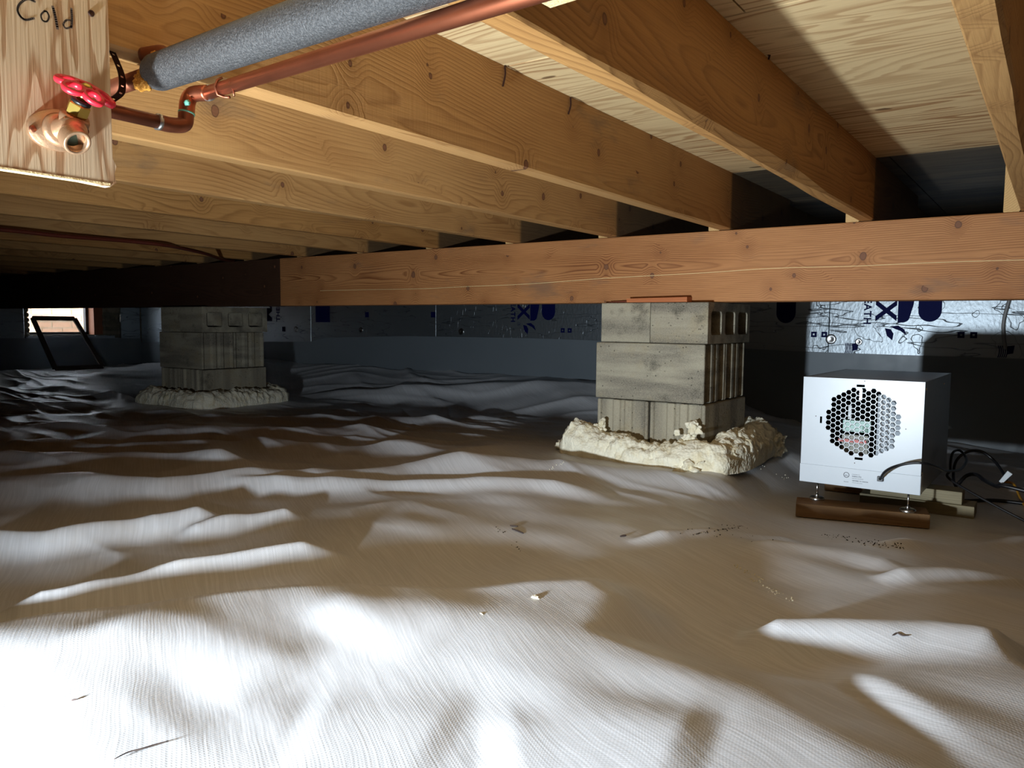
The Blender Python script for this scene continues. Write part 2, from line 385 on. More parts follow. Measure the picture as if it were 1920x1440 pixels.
k.l(k.bump(k.math('ADD', k.math('MULTIPLY', fine, .6), k.math('MULTIPLY', cc, -.8)), .5, .004), k.b.inputs['Normal']); M['foil'] = k.m
# spray foam
k = NT('spray_foam'); tc = k.n('ShaderNodeTexCoord').outputs['Object']
c = k.mix(k.smooth(k.noise(tc, 22, 3), .4, .75), lin(242, 236, 214), lin(226, 214, 180)); k.l(c, k.b.inputs['Base Color'])
vo = k.n('ShaderNodeTexVoronoi'); k.l(tc, vo.inputs['Vector']); vo.inputs['Scale'].default_value = 110
k.b.inputs['Roughness'].default_value = .8; k.b.inputs['Specular IOR Level'].default_value = .2; k.l(k.bump(k.math('SUBTRACT', k.math('MULTIPLY', k.noise(tc, 45, 2, .5), .8), k.math('MULTIPLY', vo.outputs['Distance'], .8)), .55, .005), k.b.inputs['Normal']); M['foam'] = k.m
# grey pipe insulation
k = NT('pipe_insulation'); tc = k.n('ShaderNodeTexCoord').outputs['Object']
c = k.mix(k.smooth(k.noise(tc, 520, 3, .7), .4, .7), lin(42, 41, 41), lin(84, 82, 80)); k.l(c, k.b.inputs['Base Color'])
k.b.inputs['Roughness'].default_value = .55; k.b.inputs['Specular IOR Level'].default_value = .6
k.l(k.bump(k.noise(tc, 480, 3, .7), .7, .002), k.b.inputs['Normal']); M['insul'] = k.m
# clear glass / insect mesh
def glassy(name, alpha, col, rough=.1):
    k = NT(name); tr = k.n('ShaderNodeBsdfTransparent'); mx = k.n('ShaderNodeMixShader'); mx.inputs[0].default_value = alpha
    k.b.inputs['Base Color'].default_value = (*col, 1); k.b.inputs['Roughness'].default_value = rough
    k.l(tr.outputs[0], mx.inputs[1]); k.l(k.b.outputs[0], mx.inputs[2]); k.l(mx.outputs[0], k.t.nodes['Material Output'].inputs[0]); return k.m
M['glass'] = glassy('window_glass', .12, (.8, .85, .9), .05)
M['screen'] = glassy('insect_screen', .42, (.25, .27, .3), .4)

# ------------------------------------------------------------------ the setting
HB, HT, TOP = 0.0705, 0.3004, 0.478          # beam underside, beam top = joist underside, subfloor underside
YB, YW, XL, XR, YR = 2.455, 3.9, -6.9, 3.0, -2.2
# --- floor height field
def vnoise(x, y, seed, sc):
    r = np.random.RandomState(seed); g = r.rand(256, 256)
    X = x*sc+100; Y = y*sc+100; xi = np.floor(X).astype(int); yi = np.floor(Y).astype(int)
    fx = X-xi; fy = Y-yi; fx = fx*fx*(3-2*fx); fy = fy*fy*(3-2*fy)
    a = g[xi % 256, yi % 256]; b = g[(xi+1) % 256, yi % 256]; c = g[xi % 256, (yi+1) % 256]; d = g[(xi+1) % 256, (yi+1) % 256]
    return (a*(1-fx)+b*fx)*(1-fy)+(c*(1-fx)+d*fx)*fy
def sstep(v, a, b):
    t = np.clip((v-a)/(b-a), 0, 1); return t*t*(3-2*t)
#   folds: polyline in photograph pixels laid on the level z0, then (height, half width near side, half width far side)
FOLDS = [
    ([(-60, 1140), (120, 1112), (300, 1070), (480, 1038), (655, 1010)], -.45, .030, .035, .022),
    ([(-80, 1010), (90, 1018), (300, 985), (440, 962)], -.47, .030, .05, .018),
    ([(330, 1000), (450, 975), (570, 955)], -.47, .022, .03, .03),
    ([(-60, 905), (120, 915), (300, 930), (520, 905), (760, 886), (1000, 889), (1300, 902), (1500, 917)], -.48, .026, .10, .022),
    ([(420, 930), (640, 918), (900, 922), (1150, 938)], -.49, .018, .05, .02),
    ([(-60, 868), (80, 874), (200, 868), (330, 872), (500, 880)], -.48, .024, .09, .022),
    ([(-60, 838), (260, 846), (480, 838), (700, 845), (960, 850)], -.48, .022, .12, .03),
    ([(-60, 806), (200, 812), (420, 818), (660, 812), (900, 820)], -.48, .016, .10, .03),
    ([(60, 724), (230, 745), (380, 775)], -.45, .03, .06, .04),
    ([(300, 790), (600, 786), (900, 800)], -.48, .020, .08, .03),
    ([(560, 745), (700, 752), (900, 760), (1100, 770)], -.48, .028, .08, .04),
    ([(600, 720), (720, 730), (860, 742), (1080, 740)], -.48, .024, .05, .03),
    ([(540, 700), (700, 712), (860, 716), (1060, 722)], -.46, .024, .05, .03),
    ([(230, 1175), (350, 1195), (470, 1235), (560, 1260)], -.45, .007, .10, .06),
    ([(900, 1370), (1050, 1365), (1200, 1385), (1340, 1420)], -.45, .008, .11, .07),
    ([(620, 1120), (740, 1140), (880, 1180)], -.44, .004, .08, .06),
    ([(-60, 1225), (60, 1230), (160, 1245)], -.45, .005, .08, .06),
    ([(560, 1330), (720, 1330), (860, 1350)], -.45, .003, .08, .06),
    ([(1380, 1152), (1560, 1172), (1740, 1200), (1960, 1262)], -.44, .026, .06, .04),
    ([(1600, 1325), (1760, 1315), (1990, 1325)], -.45, .016, .14, .10),
    ([(1180, 1040), (1340, 1010), (1500, 975)], -.49, .012, .03, .02),
    ([(1640, 1090), (1800, 1082), (1960, 1080)], -.47, .016, .03, .03),
    ([(1640, 1010), (1800, 1000), (1960, 985)], -.49, .014, .04, .03),
    ([(1560, 970), (1780, 975), (1960, 990)], -.51, .012, .03, .03),
    ([(1400, 1020), (1600, 1040), (1700, 1075)], -.48, .010, .05, .04),
]
def floor_h(x, y):
    z = np.full_like(x, -.482)
    z += -.05*sstep(x, -.95, -.5)*sstep(y, 1.5, 2.0)                 # towards the heater box
    z += .075*sstep(-x, 5.0, 6.6)
    z += .16*sstep(y, 3.15, 3.86)*sstep(-x, .9, 1.6)*(1-sstep(-x, 5.2, 6.4))
    # foreground mound: edge line given by crest points
    ex, ey = CREST[:, 0], CREST[:, 1]
    d, s, t = poly_dist(x, y, CREST)
    edge = np.clip(-d*s, -10, 10)                                       # >0 on the near side of the crest
    z += .052*(1-.55*sstep(x-.35*y, -.95, -.50))*sstep(edge, -.11, .05)
    z -= .035*sstep(edge, .10, .75)
    z += .085*sstep(x, -.55, .35)*(1-sstep(y, 1.2, 1.9))
    n1 = vnoise(x+.3*y, y-.4*x, 3, 3.2)-.5; n2 = vnoise(x*.8+.5*y, y*1.6, 4, 7.0)-.5
    z += .035*n1+.010*n2
    w = vnoise(x, y, 9, 1.3)*6
    rid = 1-np.abs(np.sin(y*9.0+x*1.6+w)); far = sstep(y-.4*x*.2, 1.7, 2.6)
    z += .020*far*rid**3*vnoise(x, y, 12, 1.7)
    rid2 = 1-np.abs(np.sin(y*21.0-x*4.6+1.7*w)); z += .012*far*rid2**2*vnoise(x, y, 17, 2.3)
    mk = sstep(-x, 1.0, 1.7)*sstep(y, .55, .9)*(1-sstep(y, 2.0, 2.9))
    n3 = vnoise(x*.8+.35*y, y*1.5-.2*x, 31, 2.4); z += .070*mk*(.25-np.abs(n3-.5))
    n4 = vnoise(x*1.2-.5*y, y*1.9+.3*x, 37, 3.1); z += .035*np.maximum(mk, .35*sstep(y, 1.7, 2.4))*(.25-np.abs(n4-.5))
    for pts, z0, hgt, wn, wf in FOLDS:
        P = np.array([[onZ(px, py, z0).x, onZ(px, py, z0).y] for px, py in pts])
        x0, x1, y0, y1 = P[:, 0].min()-.3, P[:, 0].max()+.3, P[:, 1].min()-.3, P[:, 1].max()+.3
        m = (x > x0) & (x < x1) & (y > y0) & (y < y1)
        if not m.any(): continue
        dd, ss, tt = poly_dist(x[m], y[m], P)
        ww = np.where(ss > 0, wf, wn); prof = np.exp(-(dd/ww)**2)*np.clip(np.sin(PI*np.clip(tt, 0, 1))*2.2, 0, 1)
        z[m] += hgt*1.45*prof
    # flat seats below the piers and the box plank
    for (a, b, c, d2, zf) in FLATS:
        dx = np.maximum(np.maximum(a-x, x-b), 0); dy = np.maximum(np.maximum(c-y, y-d2), 0); q = sstep(np.hypot(dx, dy), .26, .02)
        z = z*(1-q)+zf*q
    return z
def poly_dist(x, y, P):
    best = np.full(x.shape, 1e9); side = np.ones_like(x); tt = np.zeros_like(x)
    seg = np.hypot(*(P[1:]-P[:-1]).T); cum = np.concatenate([[0], np.cumsum(seg)]); tot = cum[-1]
    for i in range(len(P)-1):
        ax, ay = P[i]; bx_, by_ = P[i+1]; vx, vy = bx_-ax, by_-ay; L2 = vx*vx+vy*vy
        t = ((x-ax)*vx+(y-ay)*vy)/L2; tc_ = np.clip(t, 0, 1)
        d = np.hypot(x-ax-vx*tc_, y-ay-vy*tc_); s = np.sign(vx*(y-ay)-vy*(x-ax))
        m = d < best; best = np.where(m, d, best); side = np.where(m, s, side); tt = np.where(m, (cum[i]+tc_*seg[i])/tot, tt)
    return best, side, tt
CREST = np.array([[onZ(px, py, -.43).x, onZ(px, py, -.43).y] for px, py in
                  [(-700, 1230), (-60, 1165), (150, 1140), (420, 1098), (640, 1075), (840, 1082), (1000, 1078), (1130, 1080), (1180, 1110), (1150, 1165), (1300, 1215), (1480, 1280), (1560, 1360), (1660, 1440), (1900, 1800)]])
FLATS = [(-1.38, -.88, 2.33, 2.86, -.456), (-4.14, -3.62, 2.33, 2.86, -.456), (-.60, -.25, 2.21, 2.42, -.541), (-.62, .0, 2.45, 2.78, -.541), (-6.8, -6.45, 2.95, 3.45, -.415)]
def axis_pts(segs):
    out = []
    for a, b, s in segs: out += list(np.arange(a, b-1e-9, s))
    return np.array(out+[segs[-1][1]])
xs = axis_pts([(XL+.02, -4.3, .022), (-4.3, -2.2, .014), (-2.2, .5, .0075), (.5, XR, .05)])
ys = axis_pts([(YR, .1, .05), (.1, 2.9, .0085), (2.9, YW-.02, .014)])
GX, GY = np.meshgrid(xs, ys, indexing='ij'); GZ = floor_h(GX, GY)
def zf(x, y):
    i = int(np.clip(np.searchsorted(xs, x)-1, 0, len(xs)-2)); j = int(np.clip(np.searchsorted(ys, y)-1, 0, len(ys)-2))
    a = (x-xs[i])/(xs[i+1]-xs[i]); b = (y-ys[j])/(ys[j+1]-ys[j])
    return float((GZ[i, j]*(1-a)+GZ[i+1, j]*a)*(1-b)+(GZ[i, j+1]*(1-a)+GZ[i+1, j+1]*a)*b)
def on_floor(px, py):
    d = ray(px, py); t = .3
    while t < 9:
        q = d*t
        if q.z < zf(q.x, q.y): return q
        t += .004
    return d*t
nx, ny = GX.shape
verts = np.stack([GX.ravel(), GY.ravel(), GZ.ravel()], 1)
idx = np.arange(nx*ny).reshape(nx, ny)
faces = np.stack([idx[:-1, :-1].ravel(), idx[1:, :-1].ravel(), idx[1:, 1:].ravel(), idx[:-1, 1:].ravel()], 1)
me = bpy.data.meshes.new('floor')
me.vertices.add(len(verts)); me.vertices.foreach_set('co', verts.ravel())
me.loops.add(faces.size); me.loops.foreach_set('vertex_index', faces.ravel())
me.polygons.add(len(faces)); me.polygons.foreach_set('loop_start', np.arange(0, faces.size, 4)); me.polygons.foreach_set('loop_total', np.full(len(faces), 4))
me.update(); me.validate()
fl = link_mesh('floor', me, M['sheet'], smooth=True); tag(fl, 'wrinkled white plastic sheet covering the crawl space floor', kind='structure')

# --- walls
def struct(name, bm, m, label=None, **k): return tag(obj(name, bm, m, **k), label, kind='structure')
zt = TOP+.02
w = struct('wall_back', box_bm(XL-.1, XR+.1, YW, YW+.12, -.7, zt), M['wall_conc'], 'back wall behind the foil faced insulation boards')
# left wall with the window opening
WY0, WY1, WZ0, WZ1 = 2.93, 3.55, -.135, .20
bm = bmesh.new()
bx(bm, XL-.2, XL, YR-.1, WY0, -.7, zt); bx(bm, XL-.2, XL, WY1+.15, YW, -.7, zt); bx(bm, XL-.2, XL, WY0, WY1+.15, -.7, WZ0); bx(bm, XL-.2, XL, WY0, WY1+.15, WZ1, zt)
wl = struct('wall_left', bm, M['wall_conc'], 'left wall with the small vent window in it')
struct('wall_right', box_bm(XR, XR+.12, YR-.1, YW, -.7, zt), M['wall_conc'], 'side wall to the right, out of view')
struct('wall_front', box_bm(XL, XR, YR-.12, YR, -.7, zt), M['wall_conc'], 'wall behind the camera')
# foil boards on the walls, 1.22 m wide pieces
def board_panels(parent, horizontal, a, b, fixed, z0, z1, step=1.22, off=0.0):
    p = a; first = True
    while p < b-1e-6:
        q = min(b, p+(off if first and off else step)); first = False
        if horizontal: bmp = box_bm(p+.001, q-.001, fixed-.025, fixed-.001, z0, z1)
        else: bmp = box_bm(fixed+.001, fixed+.025, p+.001, q-.001, z0, z1)
        obj('insulation_board', bmp, M['foil'], parent, bevel=.002, seg=1); p = q
board_panels(w, True, XL+.03, XR, YW, -.6, TOP-.03, off=.62+.48)
board_panels(wl, False, YR, WY0-.035, XL, -.6, TOP-.03, step=1.3)
board_panels(wl, False, 3.69, YW-.03, XL, -.6, TOP-.03)
obj('insulation_board', box_bm(XL+.001, XL+.025, WY0-.035, 3.69, -.6, WZ0-.03), M['foil'], wl)
# sheet fixed to the walls: skirt with soft waves, top edge along the foil
def skirt(name, pts, parent, normal):
    bm = bmesh.new(); rows = []
    for i, (q, ztop) in enumerate(pts):
        col_ = []
        for j in range(15):
            t = j/14; z = ztop+(-.62-ztop)*t
            o_ = .004+.016*t*(.5+.5*math.sin(i*.35+3*t))+.010*noise.noise(Vector((i*.14, z*6, 3)))*t*2
            col_.append(bm.verts.new(Vector(q)+Vector(normal)*o_+Vector((0, 0, z))))
        rows.append(col_)
    for i in range(len(rows)-1):
        for j in range(14): bm.faces.new([rows[i][j], rows[i][j+1], rows[i+1][j+1], rows[i+1][j]])
    return tag(obj(name, bm, M['skirt'], smooth=True), 'white plastic sheet turned up against the '+parent, kind='structure')
back_top = [(-6.9, -.212), (-6.6, -.2), (-5.1, -.167), (-4.5, -.155), (-4.47, -.125), (-3.6, -.098), (-2.6, -.094), (-2.2, -.098), (-1.03, -.130), (-.6, -.134), (.3, -.137), (3, -.14)]
pp = []
for xx in np.linspace(XL+.03, XR, 150):
    pp.append(((xx, YW-.026, 0), float(np.interp(xx, [a for a, b in back_top], [b for a, b in back_top]))))
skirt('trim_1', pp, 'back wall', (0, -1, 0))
pp = [((XL+.026, yy, 0), float(np.interp(yy, [-2.2, 2.7, 3.87], [-.15, -.157, -.172]))) for yy in np.linspace(YR, YW-.03, 80)]
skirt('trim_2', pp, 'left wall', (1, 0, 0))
# subfloor: plywood sheets (face grain across the joists)
ceil = tag(empty('ceiling', (0, 0, TOP)), 'plywood subfloor over the joists', kind='structure')
for j, (y0, y1, m) in enumerate([(YR, -.005, 'ply'), (0.0, 1.215, 'ply'), (1.22, 2.456, 'ply'), (2.46, YW, 'ply_old')]):
    e = [-7.0, -5.3, -2.86, -.42, 2.02, 3.05] if j % 2 else [-7.0, -6.5, -4.08, -1.64, .80, 3.05]
    for a, b in zip(e[:-1], e[1:]):
        obj('plywood_sheet', box_bm(a-(a+b)/2+.0015, b-(a+b)/2-.0015, y0-(y0+y1)/2, y1-(y0+y1)/2, 0, .018), M[m], ceil, ((a+b)/2, (y0+y1)/2, 0))

obj('light_leak_cover', box_bm(-7.2, 3.3, YR-.2, YW+.2, .0185, .04), M['ply_old'], ceil)  # unseen slab added to block sky light leaking through the plywood seams

# window in the left wall
win = tag(empty('window_1', (XL, (WY0+WY1)/2, WZ0)), 'small bright vent window in the left wall', kind='structure')
def wp(name, a, mat, **k):   # world box -> part of the window
    x0, x1, y0, y1, z0, z1 = a; L = win.location
    return obj(name, box_bm(x0-L.x, x1-L.x, y0-L.y, y1-L.y, z0-L.z, z1-L.z), mat, win, **k)
fx0, fx1 = XL-.13, XL-.11
bmw = bmesh.new(); L = win.location
for (y0, y1, z0, z1) in [(WY0, WY1-.0, WZ0, WZ0+.022), (WY0, WY1, WZ1-.03, WZ1), (WY0, WY0+.02, WZ0, WZ1), (3.445, 3.468, WZ0, WZ1)]:
    bx(bmw, fx0-.01-L.x, fx1+.01-L.x, y0-L.y, y1-L.y, z0-L.z, z1-L.z)
obj('window_frame', bmw, M['winframe'], win)
wp('pane', (XL-.122, XL-.118, WY0+.02, 3.445, WZ0+.02, WZ1-.02), M['glass'])
wp('jamb', (XL-.15, XL-.005, 3.468, 3.545, WZ0, WZ1), M['redwood'])
# rough concrete reveal with a ragged edge
bmr = bmesh.new()
for i in range(22):
    for j in range(9):
        pass
grid = [[bmr.verts.new((XL+.012+.012*noise.noise(Vector((i*.5, j*.6, 1)))-L.x, (3.545+.012*noise.noise(Vector((j*1.1, 5, 2)))*(1 if i == 0 else 0)+i*.0145)-L.y, (WZ0-.03+(WZ1-WZ0+.03)*j/18)-L.z)) for j in range(19)] for i in range(11)]
for i in range(10):
    for j in range(18): bmr.faces.new([grid[i][j], grid[i+1][j], grid[i+1][j+1], grid[i][j+1]])
rv = obj('concrete_reveal', bmr, M['wall_conc'], win, smooth=True)
m = rv.modifiers.new('solid', 'SOLIDIFY'); m.thickness = .03
bms = bmesh.new(); N = 40
for i in range(N):
    y0 = WY0-.03+(3.66-WY0)*i/N; h = .012+.014*abs(noise.noise(Vector((i*.7, 0, 0))))
    bx(bms, XL-.11-L.x, XL+.028+.008*noise.noise(Vector((i*.9, 4, 0)))-L.x, y0-L.y, y0+(3.66-WY0)/N+.001-L.y, WZ0-.03-L.z, WZ0-.025+h-L.z)
obj('foil_sill', bms, M['foil'], win, smooth=False)
bms = bmesh.new()   # ragged foam lump line on the left side of the opening
for i in range(9):
    bmesh.ops.create_icosphere(bms, subdivisions=2, radius=.022+.008*random.random(), matrix=Matrix.Translation(Vector((XL-.02, WY0-.005+.01*random.random(), WZ0+.33*i/8))-L))
obj('foam_seal', bms, M['wall_conc'], win, smooth=True)
# outside: ground and a low wall of pale bricks seen through the window
out = tag(obj('ground', box_bm(-16, XL-.25, -3, 12, -.62, -.55), M['lawn']), 'pale gravel outside the vent window', kind='structure')
bw = tag(empty('brick_wall', (-9.6, 4.5, -.55)), 'low pale brick garden wall outside the vent window', 'wall')
bmb = bmesh.new()
for r in range(10):
    for c in range(22):
        y0 = -2.4+c*.22+(r % 2)*.11; bx(bmb, random.uniform(-.008, .008), .1, y0, y0+.207, r*.075, r*.075+.064)
ob = obj('brick', bmb, M['brickpale'], bw); tag(ob, kind='stuff')
obj('mortar', box_bm(.012, .09, -2.4, 2.5, 0, .74), M['lawn'], bw)

# leaning sash with insect screen, below the window
sa = tag(empty('window_screen', (-6.60, 3.16, -.41)), 'dark framed insect screen leaning against the left wall under the bright window', 'screen')
BL, BR_, TL, TR = Vector((-6.58, 2.985, -.40)), Vector((-6.58, 3.365, -.40)), Vector((-6.862, 2.955, .004)), Vector((-6.862, 3.285, .002))
def bar(bm, a, b, wdt, nrm):
    a = Vector(a)-sa.location; b = Vector(b)-sa.location; d = (b-a).normalized(); s = d.cross(nrm).normalized()*wdt/2; t = nrm*.009
    v = [bm.verts.new(q) for q in (a-s-t, a+s-t, a+s+t, a-s+t, b-s-t, b+s-t, b+s+t, b-s+t)]
    for f in [(0, 1, 2, 3), (7, 6, 5, 4), (0, 4, 5, 1), (1, 5, 6, 2), (2, 6, 7, 3), (3, 7, 4, 0)]: bm.faces.new([v[i] for i in f])
nrm = (BR_-BL).cross(TL-BL).normalized()
for a, b, n_ in [(BL, TL, 'stile'), (BR_, TR, 'stile'), (TL, TR, 'rail'), (BL, BR_, 'rail')]:
    bm = bmesh.new(); bar(bm, a, b, .034, nrm); obj(n_, bm, M['sash'], sa)
bm = bmesh.new(); v = [bm.verts.new(q-sa.location) for q in (BL, BR_, TR, TL)]; bm.faces.new(v)
so = obj('screen_mesh', bm, M['screen'], sa); mm = so.modifiers.new('s', 'SOLIDIFY'); mm.thickness = .0015

# ------------------------------------------------------------------ print on the foil
def onwall(px, py): q = onY(px, py, YW-.0265); return q
def wall_mesh(name, me_, pos, rot, parent, mat):
    # text local XY -> wall plane (x right, y up), rotated in plane by rot, proud of the foil
    Mx = Matrix.Translation(Vector(pos)) @ Matrix.Rotation(PI/2, 4, 'X') @ Matrix.Rotation(rot, 4, 'Z')
    me_.transform(Mx); return link_mesh(name, me_, mat, parent)
def poly_plate(name, pts, y, parent, mat, th=.0008):
    bm = bmesh.new(); v = [bm.verts.new((a, y, b)) for a, b in pts]; f = bm.faces.new(v)
    r = bmesh.ops.extrude_face_region(bm, geom=[f]); bmesh.ops.translate(bm, verts=[e for e in r['geom'] if isinstance(e, bmesh.types.BMVert)], vec=(0, -th, 0))
    bmesh.ops.recalc_face_normals(bm, faces=bm.faces); return obj(name, bm, mat, parent)
YF = YW-.0262
def logo(x0, zb, s=1.0):
    """x0: right edge of the bold word's band, zb: level of the word's lower end; text runs downwards"""
    zz = zb
    t = text_mesh('logo', 'MAX', .118*s, bold=.004); xsz = max(v.co.x for v in t.vertices)
    wall_mesh('printed_logo', t, (x0-.083*s, YF, zz+xsz), -PI/2, w, M['ink'])
    t = text_mesh('logo', 'THERMASHEATH', .044*s, bold=.0012, space=1.15); xsz = max(v.co.x for v in t.vertices)
    wall_mesh('printed_lettering', t, (x0-.135*s, YF, zz+xsz-.012), -PI/2, w, M['ink'])
    t = text_mesh('logo', 'R', .016*s); wall_mesh('printed_lettering', t, (x0-.082, YF, zz-.022), -PI/2, w, M['ink'])
    bmc = bmesh.new()
    ring = [(x0-.077+.011*math.cos(a*PI/10), zz-.025+.011*math.sin(a*PI/10)) for a in range(21)]
    for a, b in zip(ring[:-1], ring[1:]):
        va = [bmc.verts.new((a[0], YF-.0006, a[1])), bmc.verts.new((b[0], YF-.0006, b[1])), bmc.verts.new((b[0]*.9+(x0-.077)*.1, YF-.0006, b[1]*.9+(zz-.025)*.1)), bmc.verts.new((a[0]*.9+(x0-.077)*.1, YF-.0006, a[1]*.9+(zz-.025)*.1))]
        bmc.faces.new(va)
    obj('printed_lettering', bmc, M['ink'], w)
    # the two big legs of the emblem, round at their lower ends
    x1 = x0+.006
    leg = [(x1, zz+.2), (x1, zz-.004), (x1+.02, zz-.004)]+[(x1+.02+.028*math.sin(a)*1.0, zz+.020-.024*math.cos(a)) for a in np.linspace(.1, 1.4, 6)]+[(x1+.062, zz+.075), (x1+.075, zz+.2)]
    poly_plate('printed_emblem', leg, YF, w, M['ink'])
    cx = x1+.128; r_ = .046
    leg = [(cx-r_, zz+.2)]+[(cx-r_*math.cos(a), zz+.048-r_*1.05*math.sin(a)) for a in np.linspace(0, PI, 15)]+[(cx+r_, zz+.2)]
    poly_plate('printed_emblem', leg, YF, w, M['ink'])
    # leaf
    lf = [(x0-.045, zz-.03), (x0-.02, zz-.035), (x0-.008, zz-.055), (x0-.012, zz-.085), (x0-.035, zz-.065)]
    poly_plate('printed_leaf', lf, YF, w, M['ink'])
    lf = [(x0-.025, zz-.022), (x0+.01, zz-.018), (x0+.035, zz-.035), (x0+.046, zz-.062), (x0+.02, zz-.042), (x0-.005, zz-.032)]
    poly_plate('printed_leaf', lf, YF, w, M['ink'])
def squares(x, z, s=.026):
    for i in (0, 1):
        cx = x+i*.047
        poly_plate('printed_square', [(cx-s/2, z-s/2), (cx+s/2, z-s/2), (cx+s/2, z+s/2), (cx-s/2, z+s/2)], YF, w, M['ink'])
        h = s*.16; poly_plate('printed_square', [(cx-h, z-h), (cx+h, z-h), (cx+h, z+h), (cx-h, z+h)], YF-.0009, w, M['foil'])
def flag(x, z):
    wv = lambda t: .005*math.sin(t*3.1)
    for i in range(5):
        a = x+.007*i; pts = [(a+wv(t)-.002*0, z-.05*t) for t in np.linspace(0, 1, 7)]; pts += [(p[0]+.0038, p[1]) for p in pts[::-1]]
        poly_plate('printed_flag', pts, YF, w, M['ink'])
    poly_plate('printed_flag', [(x+.034, z-.002), (x+.060, z+.002), (x+.056, z-.032), (x+.036, z-.036)], YF, w, M['ink'])
q = onwall(1680, 603); logo(q.x, q.z)
q = onwall(990, 600); logo(q.x+.01, q.z)
for px, py in [(1526, 627), (1802, 628), (1055, 619.5)]:
    q = onwall(px, py); squares(q.x, q.z)
q = onwall(1584, 643); flag(q.x, q.z); q = onwall(1871, 648); flag(q.x, q.z-.0)
# emblem foot left of the big pier's shadow edge, and on the left boards
q = onwall(1473, 605)
poly_plate('printed_emblem', [(q.x-.046, q.z+.2)]+[(q.x-.046*math.cos(a), q.z+.048-.05*math.sin(a)) for a in np.linspace(0, PI, 15)]+[(q.x+.046, q.z+.2)], YF, w, M['ink'])
q = onwall(592, 604); q2 = onwall(615, 604)
poly_plate('printed_emblem', [(q.x, q.z), (q2.x+.02, q.z), (q2.x+.02, q.z+.2), (q.x, q.z+.2)], YF, w, M['ink'])
q = onwall(506, 603); t = text_mesh('logo', 'MAX', .14, bold=.006); wall_mesh('printed_logo', t, (q.x+.02, YF, q.z), PI/2, w, M['ink'])
q = onwall(520, 603); t = text_mesh('logo', 'THERMASHEATH', .06, bold=.001); wall_mesh('printed_lettering', t, (q.x+.03, YF, q.z), PI/2, w, M['ink'])
for px, py in [(532, 617), (688, 590), (812, 590)]:
    q = onwall(px, py); s = .018; poly_plate('printed_square', [(q.x-s, q.z-s), (q.x+s, q.z-s), (q.x+s, q.z+s), (q.x-s, q.z+s)], YF, w, M['ink'])
q = onX(288, 590, XL+.0265)
# washers holding the boards
for i, (px, py, lb) in enumerate([(1558, 636, 'shiny round washer beside the two printed squares, pinning the foil behind the white box'), (1610, 641, 'small round washer half sunk in the foil, right of the printed flag'),
                                  (865, 622, 'crumpled bright washer on the dim foil between the two piers'), (677, 619, 'small bright square washer on the dim foil right of the left pier'), (555, 618, 'pale round washer on the foil just right of the left pier')]):
    q = onwall(px, py); bm = bmesh.new(); r_ = [.024, .016, .022, .02, .024][i]
    lathe(bm, [(r_, 0), (r_, .002), (r_*.75, .0035), (r_*.35, .0015), (0.001, .001)], (0, 0, 0), (0, -1, 0), 20)
    tag(obj('washer', bm, M['steel'], None, (q.x, YF-.0005, q.z), smooth=True), lb, 'washer', 'washers pinning the foil boards')
# grey wire hanging on the wall at far right
q0, q1 = onwall(1893, 560), onwall(1885, 655)
bm = bmesh.new(); tube(bm, catmull([(q0.x+.02, YW-.035, TOP-.03), (q0.x+.015, YW-.035, .2), (q0.x, YW-.034, q0.z), (q1.x-.012, YW-.034, (q0.z+q1.z)/2), (q1.x, YW-.034, q1.z)]), .007, 8)
tag(obj('wall_wire', bm, M['white_wire'], smooth=True), 'grey wire hanging down the foil wall at the far right edge', 'wire')

# ------------------------------------------------------------------ joists
X0, S, T = -.1363, .4064, .038
def joist(xw, y0, y1, mat, label, wane=0.0):
    """one piece of lumber, its long edges slightly uneven where bark was"""
    bm = bmesh.new(); n = 24 if wane else 2; rows = []
    yc = (y0+y1)/2
    for i in range(n+1):
        y = y0+(y1-y0)*i/n
        c = .003+(wane*max(0, noise.noise(Vector((y*2.3, xw, 0)))+.25) if wane else 0)
        c = max(c, .002); H = TOP-HT-.0005
        prof = [(c*.6, 0), (T-c, 0), (T, c), (T, H), (0, H), (0, c*.6)]
        rows.append([bm.verts.new((a-T/2, y-yc, b)) for a, b in prof])
    for i in range(n):
        for k_ in range(6): bm.faces.new([rows[i][k_], rows[i+1][k_], rows[i+1][(k_+1) % 6], rows[i][(k_+1) % 6]])
    bm.faces.new(rows[0]); bm.faces.new(rows[-1][::-1]); bmesh.ops.recalc_face_normals(bm, faces=bm.faces)
    return tag(obj('floor_joist', bm, mat, None, (xw+T/2, yc, HT)), label, 'joist', 'floor joists running over the beam')
ordn = ['first', 'second', 'third', 'fourth', 'fifth', 'sixth', 'seventh', 'eighth', 'ninth', 'tenth', 'eleventh', 'twelfth', 'thirteenth', 'fourteenth', 'fifteenth', 'sixteenth', 'seventeenth', 'eighteenth']
near_lab = {0: 'pale joist almost overhead at the right edge, frayed along its underside',
            1: 'ochre joist with a light waney lower edge crossing the upper right',
            2: 'tan joist with two bent nails at its top edge, above the right pier',
            3: 'pale knotty joist just left of the one with bent nails'}
ends = {1: 3.27, 2: 3.10, 3: 3.05, 0: 3.2}
